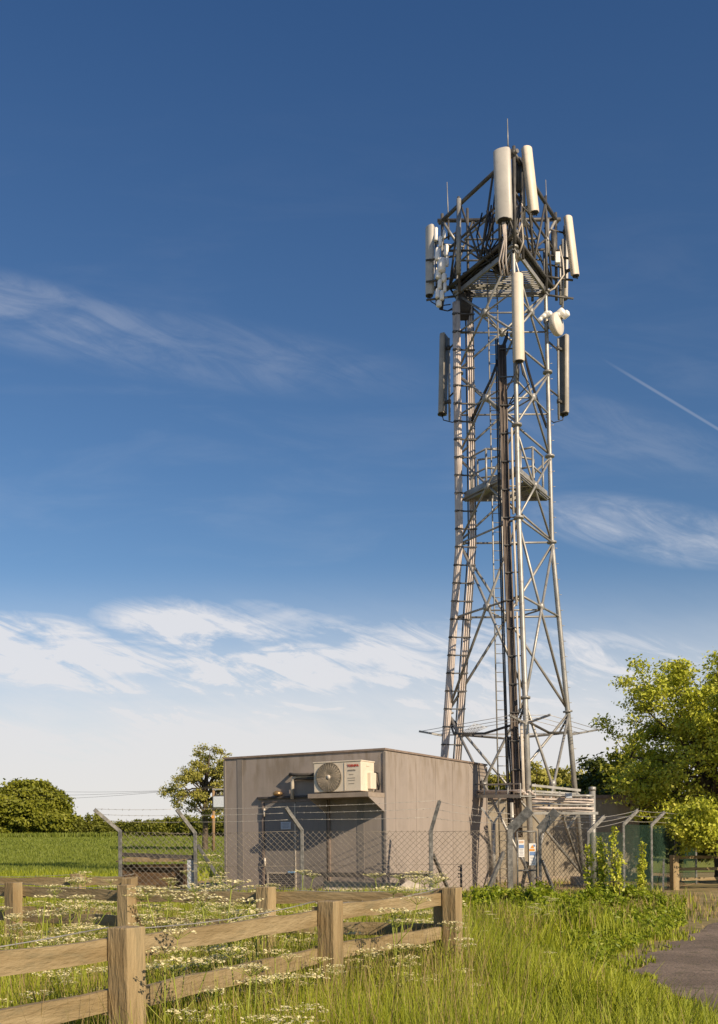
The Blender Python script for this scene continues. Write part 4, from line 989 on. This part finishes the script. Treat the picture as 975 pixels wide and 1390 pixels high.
# spires of new growth at its top
# (same species, second stem)
make_tree('ash_tree', 'smaller yellow-green tree at the far right corner, in front of the bigger one', (14.4, 33.0, 0), (14.0, 32.8, 3.5), (13.7, 32.6, 3.7), (2.1, 1.8, 3.2), 30, 6, 5, .7, .34, 26, .15, .085, M['leaf_ash'], tr=.15, seed=9, bottom=-.9, shoots=24)
make_tree('sapling', 'low drooping leafy sapling beneath the big tree, over the dark timber rails', (11.2, 30.2, 0), (11.0, 30.1, 1.2), (10.4, 29.9, 1.65), (1.05, .8, 1.0), 24, 5, 4, .40, .24, 22, .12, .075, M['leaf_ash'], tr=.05, seed=12, cat='tree', bottom=-.5)
make_tree('dark_tree', 'dark green shrubby tree between the far cabin and the leafy tree', (10.9, 38.6, 0), (10.9, 38.6, 1.8), (11.0, 38.4, 2.0), (2.2, 2.0, 1.9), 26, 6, 5, .6, .3, 26, .18, .13, M['leaf_dark'], tr=.15, seed=17, bottom=-.9)
# small leafy shrubs by the path
for (px, D, ht, sd_, lab) in ((806, 21.8, 1.55, 21, 'slim upright leafy sapling right of the gate, against the corner fence post'), (830, 21.5, 1.75, 22, 'taller slim leafy sapling left of the green mesh fence post'),
                              (868, 24.5, 1.45, 23, 'thin open leafy sapling between two green fence posts')):
    g = G(px, D); t = thing('sapling', lab, 'plant', g); m = MB(); P_ = []
    gr = random.Random(sd_)
    for s_ in range(3 if sd_ != 23 else 2):
        bx_, by_ = gr.uniform(-.10, .10), gr.uniform(-.15, .15); hh = ht * gr.uniform(.65, 1.0)
        line = [g + Vector((bx_ * (1 + .5 * q), by_, hh * q)) + Vector((.04 * math.sin(q * 6 + s_), 0, 0)) for q in np.linspace(0, 1, 7)]
        m.tube(line, [.014 - .0015 * i for i in range(7)], 5)
        for q in np.linspace(.2, 1.0, 13):
            c = g + Vector((bx_ * (1 + .5 * q), by_, hh * q)); e = Vector((gr.uniform(-1, 1), gr.uniform(-1, 1), .3)) * .125 * (1.15 - q * .8); m.tube([c, c + e], .005, 3)
            for w_ in (.4, .7, 1.0): P_ += [tuple(c + e * w_)] * 7
    m.build('stem', M['bark'], t); P_ = np.array(P_) + rng.normal(size=(len(P_), 3)) * .04
    v_, f_ = leaf_quads(P_, np.zeros((len(P_), 3)), .055, .3); np_mesh('foliage', v_, f_, M['leaf_ash'], t, rng.random(len(P_)))
# low bushes in front of the gate
bl = [('rounded yellow-green bush growing directly in front of the gate', 690, 19.5, 1.05, .62, 31), ('yellow-green bush right of the one before the gate, half its height', 735, 19.0, .9, .50, 32),
      ('small green bush at the end of the timber rail fence', 645, 19.0, .8, .45, 33), ('low sprawling green bush beneath the two slim saplings', 790, 20.5, .85, .42, 34), ('dense low bush at the foot of the green mesh fence', 840, 21.5, .9, .45, 35), 
      ('low leafy bush below and in front of the gate bush', 705, 16.0, .9, .42, 36)]
for (lab, px, D, rad, ht, sd_) in bl:
    g = G(px, D); t = thing('bush', lab, 'bush', g); ht *= .9; prim, sec, ter, sp_, tp_ = crown_points((g.x, D, ht * .5), (rad, rad * .8, ht * .5), 20, 5, 5, .22, .11, .7, .3, -.4, sd_)
    m = MB()
    for p in prim: m.tube([g + Vector((random.uniform(-.1, .1), 0, -.02)), Vector(p)], [.012, .005], 4)
    m.build('stem', M['bark'], t); ter[:, 2] = np.abs(ter[:, 2]); P_ = np.repeat(ter, 16, 0) + rng.normal(size=(len(ter) * 16, 3)) * .045; P_[:, 2] = np.abs(P_[:, 2])
    v_, f_ = leaf_quads(P_, np.zeros((len(P_), 3)), .048, .8); np_mesh('foliage', v_, f_, M['leaf_bush'], t, np.clip(np.repeat(rng.random(len(ter)), 16) * .6 + rng.random(len(P_)) * .45, 0, 1))
# left oak
D = 165; zc0 = terr(0, D)
oc = W(34, 1108, D)
make_tree('oak_tree', 'large round-topped dark green tree at the left edge beyond the field', (oc.x, D, zc0), (oc.x, D, zc0 + 3.0), (oc.x, D, zc0 + 3.9), (6.1, 5.0, 4.4), 110, 6, 5, 1.35, .8, 26, .40, .38, M['leaf_oak'], tr=.5, seed=44, bottom=-.9, inner=.8, twigs=False, up=.6)
ob = W(86, 1126, D - 3)
make_tree('oak_tree', 'smaller green tree growing against the right side of the big round tree', (ob.x, D - 3, zc0), (ob.x, D - 3, zc0 + 2), (ob.x - .5, D - 3, zc0 + 1.9), (3.0, 3.0, 1.4), 34, 6, 5, 1.0, .6, 20, .35, .38, M['leaf_oak'], tr=.25, seed=42, bottom=-.5, twigs=False, up=.6)
# airy tree behind the cabin
D = 92; z9 = terr(0, D); tc_ = W(285, 1062, D)
make_tree('airy_tree', 'tall open-crowned tree with sparse foliage beside the cabin\'s left end', (tc_.x - .5, D, z9), (tc_.x - .3, D, 7.4), (tc_.x - .1, D, 6.3), (4.5, 3.0, 3.9), 46, 6, 4, .85, .38, 14, .20, .14, M['leaf_far'], tr=.28, seed=45, bottom=-.75, inner=.25, flat=.6)
# hedge line, each bush clump its own thing
hx = 95; k = 0
while hx < 332:
    D = 168 - .05 * hx + random.uniform(-2, 2); z_ = terr(0, D); c = W(hx, 1130, D); h_ = random.uniform(1.7, 3.0) + (.9 if hx < 140 else 0); w_ = random.uniform(2.0, 2.9)
    t = thing('hedge_bush', 'green hedgerow bush in the line along the far side of the field', 'hedge', (c.x, D, z_), 'hedgerow bushes beyond the field')
    prim, sec, ter, sp_, tp_ = crown_points((c.x, D, z_ + h_ * .5), (w_, 1.6, h_ * .5), 18, 5, 4, .6, .35, .8, .3, -.9, 50 + k); ter[:, 2] = np.maximum(ter[:, 2], z_ + .05)
    P_ = np.repeat(ter, 18, 0) + rng.normal(size=(len(ter) * 18, 3)) * .22
    v_, f_ = leaf_quads(P_, np.zeros((len(P_), 3)), .27, .6); np_mesh('foliage', v_, f_, M['leaf_hedge'], t, np.clip(np.repeat(rng.random(len(ter)), 18) * .45 + rng.random(len(P_)) * .35 + random.uniform(-.15, .3), 0, 1))
    hx += random.uniform(13, 19); k += 1
# trees behind the far cabin
for (lab, px, py, D, rx, rz, mt, sd_) in (('pale green tree seen through the mast\'s lower bracing', 742, 1085, 75, 2.6, 3.0, 'leaf_far', 61), ('pale green tree behind the mast, just left of the pale one in the bracing', 690, 1092, 78, 2.8, 2.9, 'leaf_far', 62),
                                          ('dark green tree above the far cabin roof, right of the mast', 815, 1090, 60, 2.0, 2.4, 'leaf_dark', 63), ('dark olive tree beyond the far cabin, behind the leafy tree', 858, 1085, 58, 2.4, 2.7, 'leaf_oak', 64),
                                          ('olive green tree far behind at the right edge', 940, 1085, 62, 3.4, 3.2, 'leaf_oak', 65), ('green tree low behind the grey cabin\'s right end', 640, 1105, 80, 3.0, 2.6, 'leaf_far', 66),
                                          ('dark olive tree low behind the mast, between the two paler trees and the dark one', 780, 1098, 64, 1.9, 1.9, 'leaf_oak', 67)):
    c = W(px, py, D); z_ = terr(0, D)
    make_tree('distant_tree', lab, (c.x, D, z_), (c.x, D, z_ + 2.2), (c.x, D, c.z - .3), (rx, rx * .8, rz), 26, 5, 5, .85, .42, 16, .22, .20, M[mt], tr=.16, seed=sd_, bottom=-.9, twigs=False)
# utility pole with transformer and wires
D = 88; b = W(289.5, 1143, D); z_ = terr(0, D)
t = thing('utility_pole', 'timber utility pole with a grey transformer box left of the cabin', 'pole', (b.x, D, z_))
tp = W(290, 1070, D); m = MB(); m.tube([(b.x, D, z_ - .1), (tp.x, D, tp.z)], [.15, .12], 10); m.build('pole', M['pole_wood'], t)
m = MB(); m.bar((tp.x - .1, D - .1, tp.z - .1), (tp.x + 1.5, D - .1, tp.z - .1), .1, .12); m.build('crossarm', M['galv'], t)
q = W(299, 1089, D); m = MB(); m.box((q.x, D - .2, q.z), (1.1, .7, .95), bevel=.06); m.build('transformer', M['plate'], t)
m = MB(); m.box((q.x, D - .2, q.z + .55), (.9, .5, .12)); 
for i in range(3): m.tube([(q.x - .3 + .3 * i, D - .2, q.z + .5), (q.x - .3 + .3 * i, D - .2, q.z + .85)], .05, 6)
m.build('insulator', M['galv_dark'], t)
m = MB(); m.box((b.x, D - .15, W(290, 1109, D).z), (.2, .04, .25)); m.build('number_plate', M['sign_orange'], t)
t = thing('overhead_wire', 'thin overhead wires sagging across the sky left of the timber pole', 'wire', (tp.x, D, tp.z))
for i in range(3):
    m = MB(); a = Vector((tp.x + .2 * i, D - .1, tp.z + .1 * i)); e = W(-60, 1066 + 9 * i, 120); m.tube([lerp(a, e, q) + Vector((0, 0, -2.2 * q * (1 - q))) for q in np.linspace(0, 1, 14)], .014, 4); m.build('strand', M['galv_dark'], t)

# ------------------------------------------------------------------ grass and flowers
def blades(name, X, Y, H, Wd, mat, lean=.35, zf=None, label=None, tint=None):
    n = len(X); Z = np.array([(zf or terr)(x, y) for x, y in zip(X, Y)]) if zf is not False else np.zeros(n)
    a = rng.uniform(0, 2 * math.pi, n); l = rng.uniform(.1, 1, n) * lean * H; dx_, dy_ = np.cos(a) * l, np.sin(a) * l
    b_ = a + math.pi / 2 + rng.normal(size=n) * .6; wx, wy = np.cos(b_) * Wd / 2, np.sin(b_) * Wd / 2
    base = np.stack([X, Y, Z], 1); sd = np.stack([wx, wy, np.zeros(n)], 1)
    mid = base + np.stack([dx_ * .35, dy_ * .35, H * .6], 1); tip = base + np.stack([dx_, dy_, H * rng.uniform(.85, 1, n)], 1)
    v_ = np.stack([base - sd, base + sd, mid + sd * .75, mid - sd * .75, tip + sd * .1, tip - sd * .1], 1).reshape(-1, 3)
    i = np.arange(n)[:, None] * 6; f_ = np.concatenate([i + [0, 1, 2, 3], i + [3, 2, 4, 5]], 1).reshape(-1, 4)
    cl_ = np.array([mn.noise((x * .9, y * .9, 3.0)) for x, y in zip(X, Y)]) * .5 + .5
    r = np.clip(cl_ * .6 + rng.random(n) * .5 - .05, 0, 1)
    o = np_mesh(name, v_, f_, mat, None, np.repeat(r, 2)); tag(o, label, None, None, 'stuff'); return o
def scatter(n, d0, d1, pxa=-40, pxb=1015, pw=1.0):
    t = rng.random(n); D = (d0 ** (1 - pw) + t * (d1 ** (1 - pw) - d0 ** (1 - pw))) ** (1 / (1 - pw)) if pw != 1.0 else d0 * (d1 / d0) ** t
    px = rng.uniform(pxa, pxb, n); return (px - 487.5) / FPX * D, D
def nz(x, y, s, o=0.0): return np.array([mn.noise((a * s + o, b * s, o)) for a, b in zip(x, y)])
def in_compound(X, Y): return (Y > 25.0) & (Y < 44) & (X > -6.2) & (X < 5.2 + np.maximum(0, (Y - 24)) * .58)
def in_cabin(X, Y):
    rx, ry = X - CX, Y - CY; uu = rx * U.x + ry * U.y; vv = rx * V.x + ry * V.y; return (uu > -.1) & (uu < LU + .1) & (vv > -.1) & (vv < LV + .1)
# near and middle verge
X, Y = scatter(150000, 3.6, 25)
ps = X - np.array([path_x(q) for q in Y]); keep = (ps < .0 + nz(X, Y, 1.3) * .5)
rs = np.clip((-ps) / 2.0, 0, 1)                       # short near the path, tall away from it
patch = nz(X, Y, .45, 5.0); keep &= ~((rs < .75) & (Y > 12) & (patch > .12) & (rng.random(len(X)) < .75))
keep &= ~((X > 4.3 + .5 * patch) & (Y > 16.5) & (rng.random(len(X)) < .72)); X, Y, rs = X[keep], Y[keep], rs[keep]
tall = np.where(Y < 11, .72, np.where(Y < 16, .60, .42))
H = (.07 + (tall - .07) * rs ** 1.2) * rng.uniform(.5, 1.15, len(X)) * (1 + .35 * nz(X, Y, .8, 2.0))
dry = rng.random(len(X)) < (.06 + .25 * (nz(X, Y, .35, 9.0) > .2) + .10 * ((X < -.3) & (Y > 6) & (nz(X, Y, .6, 4.) > 0)) + .5 * ((X > 4.3) & (Y > 16.5)))
blades('grass', X[~dry], Y[~dry], H[~dry], .010 + .0006 * Y[~dry], M['grass'], .5, label='tall green meadow grass along the verge')
blades('dry_grass', X[dry], Y[dry], H[dry] * 1.05, .006 + .0005 * Y[dry], M['dry'], .45, label='straw coloured dry grass stems in the verge')
X, Y = scatter(2600, 4.4, 12, -40, 640); H = rng.uniform(.75, 1.15, len(X)); blades('tall_grass', X, Y, H, .005 + .0005 * Y, M['dry'], .3, label='scattered tall seeding grass stems among the white flowers')
X, Y = scatter(24000, 4.4, 12, -40, 640); H = rng.uniform(.6, .95, len(X)); blades('tall_grass', X, Y, H, .008 + .0005 * Y, M['grass'], .4, label='long green grass standing between the rail fences')
X, Y = scatter(16000, 3.1, 7.5, -60, 700); k_ = (X < path_x(5) - 1); X, Y = X[k_], Y[k_]; H = rng.uniform(.55, 1.02, len(X)) * (1 + .25 * nz(X, Y, 1.1, 7.)); blades('tall_grass', X, Y, H, .006 + .0004 * Y, M['grass'], .35, label='long green grass growing up around the nearest timber rails')
X, Y = scatter(1500, 3.1, 7.0, -60, 700); H = rng.uniform(.8, 1.15, len(X)); blades('tall_grass', X, Y, H, .004 + .0004 * Y, M['dry'], .3, label='dry seeding stems rising around the nearest timber rails')
# beyond the rail fences on the left, up to the field
X, Y = scatter(60000, 13, 46, -40, 560); k_ = ~in_compound(X, Y); X, Y = X[k_], Y[k_]
H = rng.uniform(.2, .5, len(X)) * (1 + .4 * nz(X, Y, .5, 1.)); blades('grass', X, Y, H, .008 + .0009 * Y, M['grass'], .5, label='rough pale green margin grass before the crop field')
X, Y = scatter(75000, 44, 200, -30, 345); H = np.clip(rng.uniform(.22, .42, len(X)), 0, 1); blades('crop_grass', X, Y, H, .012 + .0011 * Y, M['crop'], .3, label='young green crop covering the field')
# tall rough strips before the hedge
X, Y = scatter(12000, 155, 164, -30, 345); blades('grass', X, Y, rng.uniform(.5, 1.1, len(X)), .2 + 0 * X, M['crop'], .3, label='pale rough grass strip under the far hedge')
# tufts on the compound floor and at its fence foot
X, Y = scatter(9000, 24.3, 35, 120, 900); k_ = ~in_cabin(X, Y) & ((Y < 25.6) | (nz(X, Y, .9, 6.) > .18)); X, Y = X[k_], Y[k_]
blades('grass', X, Y, rng.uniform(.08, .3, len(X)), .02 + 0 * X, M['grass'], .5, label='weeds at the foot of the chain link fence')
# broad leaved weeds in the verge
X, Y = scatter(70000, 7, 24, 520, 930); ps = X - np.array([path_x(q) for q in Y]); k_ = (ps < -.4) & (nz(X, Y, .6, 8.) > -.32); X, Y = X[k_], Y[k_]
H = .34 * rng.random(len(X)) ** .7 * np.clip((-ps[k_]) / 3., .25, 1); c_ = np.stack([X, Y, H + .02], 1); v_, f_ = leaf_quads(c_, np.zeros((len(X), 3)), .042, .8, elong=2.4)
tag(np_mesh('weeds', v_, f_, M['leaf_bush'], None, rng.random(len(X))), 'broad leaved green weeds in the verge before the gate', None, None, 'stuff')
X, Y = scatter(9000, 4.6, 13, -40, 640); H = .5 * rng.random(len(X)) ** .8; k_ = True
c_ = np.stack([X, Y, H + .02], 1); v_, f_ = leaf_quads(c_, np.zeros((len(X), 3)), .035, .8); tag(np_mesh('weeds', v_, f_, M['leaf_bush'], None, rng.random(len(X)) * .7), 'leafy undergrowth among the tall grass at lower left', None, None, 'stuff')

for (px_, D_, l_) in ((655, 11.5, 'single pink wildflower low in the grass right of the last timber post'), (644, 9.8, 'nearer pink wildflower in the grass below the other pink one')):
    g_ = G(px_, D_); t = thing('pink_wildflower', l_, 'wildflower', g_); hz_ = EYE - (1288 - 1140) / FPX * D_
    m = MB(); m.tube([g_, g_ + Vector((.02, 0, hz_ * .5)), g_ + Vector((0, 0, hz_))], .004, 5); m.build('stem', M['stem'], t)
    m = MB()
    for q in range(5): a_ = q * 1.257; c_ = g_ + Vector((0, 0, hz_)); m.extrude([c_, c_ + Vector((math.cos(a_ - .4) * .03, math.sin(a_ - .4) * .03, .012)), c_ + Vector((math.cos(a_) * .04, math.sin(a_) * .04, .016)), c_ + Vector((math.cos(a_ + .4) * .03, math.sin(a_ + .4) * .03, .012))], (0, 0, .002))
    m.build('petals', M['pink'], t)
# cow parsley prototypes
def parsley(seed):
    g = random.Random(seed); t = thing('cow_parsley', 'x', 'wildflower')
    h = g.uniform(.88, 1.12); lean = Vector((g.uniform(-.12, .12), g.uniform(-.12, .12), 0))
    def P_(q): return Vector((0, 0, h * q)) + lean * q * q
    st = MB(); st.tube([P_(q) for q in np.linspace(0, 1, 6)], [.006, .0055, .005, .0045, .0038, .003], 5)
    heads = [(P_(1.0), g.uniform(.075, .11))]
    for i in range(g.randint(3, 5)):
        q = g.uniform(.5, .85); a = g.uniform(0, 6.28); e = P_(q) + Vector((math.cos(a) * g.uniform(.08, .2), math.sin(a) * g.uniform(.08, .2), g.uniform(.12, .26) * h))
        st.tube([P_(q), lerp(P_(q), e, .5) + Vector((math.cos(a) * .03, math.sin(a) * .03, -.01)), e], .0026, 4); heads.append((e, g.uniform(.05, .085)))
    st.build('stem', M['stem'], t)
    for (c, r) in heads:
        m = MB(); n = 13; tips = []
        for i in range(n):
            rr_ = r * math.sqrt((i + .5) / n); a = i * 2.4; tips.append(c + Vector((math.cos(a) * rr_, math.sin(a) * rr_, .035 + .012 * (1 - (rr_ / r) ** 2) + g.uniform(-.004, .004))))
        vs, fs = [], []
        for tp_ in tips:
            for l in range(9):
                p = tp_ + Vector((g.gauss(0, r * .085), g.gauss(0, r * .085), g.gauss(0, .003))); s_ = r * .075; a = g.uniform(0, 3.14); nn = Vector((g.gauss(0, .35), g.gauss(0, .35), 1)).normalized(); x_ = nn.orthogonal().normalized(); x_ = Matrix.Rotation(a, 3, nn) @ x_; y_ = nn.cross(x_)
                b_ = len(vs); vs += [p + x_ * s_, p + y_ * s_, p - x_ * s_, p - y_ * s_]; fs.append((b_, b_ + 1, b_ + 2, b_ + 3))
        m.add(vs, fs); fl = m.build('flower_head', M['petal'], t)
        m = MB()
        for tp_ in tips: m.tube([c, tp_], .0012, 3, cap=False)
        m.build('spokes', M['stem'], fl)
    m = MB(); vs, fs = [], []
    for i in range(4):
        q = g.uniform(.15, .6); a = g.uniform(0, 6.28); d = Vector((math.cos(a), math.sin(a), .25)); s0 = P_(q)
        for j in range(26):
            f = g.uniform(.25, 1); p = s0 + d * .22 * f + Vector((g.gauss(0, .035), g.gauss(0, .035), g.gauss(0, .015))); x_ = Vector((g.gauss(0, 1), g.gauss(0, 1), g.gauss(0, .4))).normalized() * .018; y_ = x_.cross(Vector((0, 0, 1))) * .4
            b_ = len(vs); vs += [p - x_, p + y_, p + x_, p - y_]; fs.append((b_, b_ + 1, b_ + 2, b_ + 3))
    m.add(vs, fs); m.build('leaf', M['umbel_leaf'], t)
    return t
protos = [parsley(100 + i) for i in range(6)]; used = set()
def place_parsley(px, D, sc, lab, grp):
    i = random.randrange(6); src = protos[i]
    if i not in used: o = src; used.add(i)
    else: o = copy_tree(src)
    g = G(px, D); o.location = g; o.rotation_euler = (0, 0, random.uniform(0, 6.28)); o.scale = (sc * random.uniform(.95, 1.2),) * 2 + (sc,); o['label'] = lab; o['group'] = grp
    return o
def between(n, f, lab, grp, smin=.75, smax=1.1):
    for _ in range(n):
        px, D = f(); place_parsley(px, D, random.uniform(smin, smax), lab, grp)
between(52, lambda: (random.gauss(120, 75), random.uniform(6.5, 12)), 'cow parsley with cream flower heads, left of the timber box', 'cow parsley at lower left', .78, 1.08)
between(34, lambda: (random.uniform(195, 345), random.uniform(6.0, 11.5)), 'cow parsley with cream flower heads, below the timber box', 'cow parsley below the timber box', .85, 1.2)
between(34, lambda: (random.uniform(340, 610), random.uniform(5.6, 11)), 'cow parsley with cream flower heads, in front of the cabin', 'cow parsley in front of the cabin', .78, 1.12)
between(34, lambda: (random.uniform(-20, 440), random.uniform(3.9, 6.0)), 'cow parsley with cream flower heads, close behind the nearest rail fence', 'cow parsley by the nearest rail fence', .75, 1.0)
between(20, lambda: (random.uniform(560, 760), random.uniform(8, 18)), 'cow parsley with cream flower heads, right of the last timber post', 'cow parsley right of the rail fence', .5, .7)
for i in range(6):
    if i not in used: bpy.data.objects.remove(protos[i]) if False else place_parsley(random.uniform(50, 300), random.uniform(7, 10), .9, 'cow parsley with cream flower heads, left of the timber box', 'cow parsley at lower left')
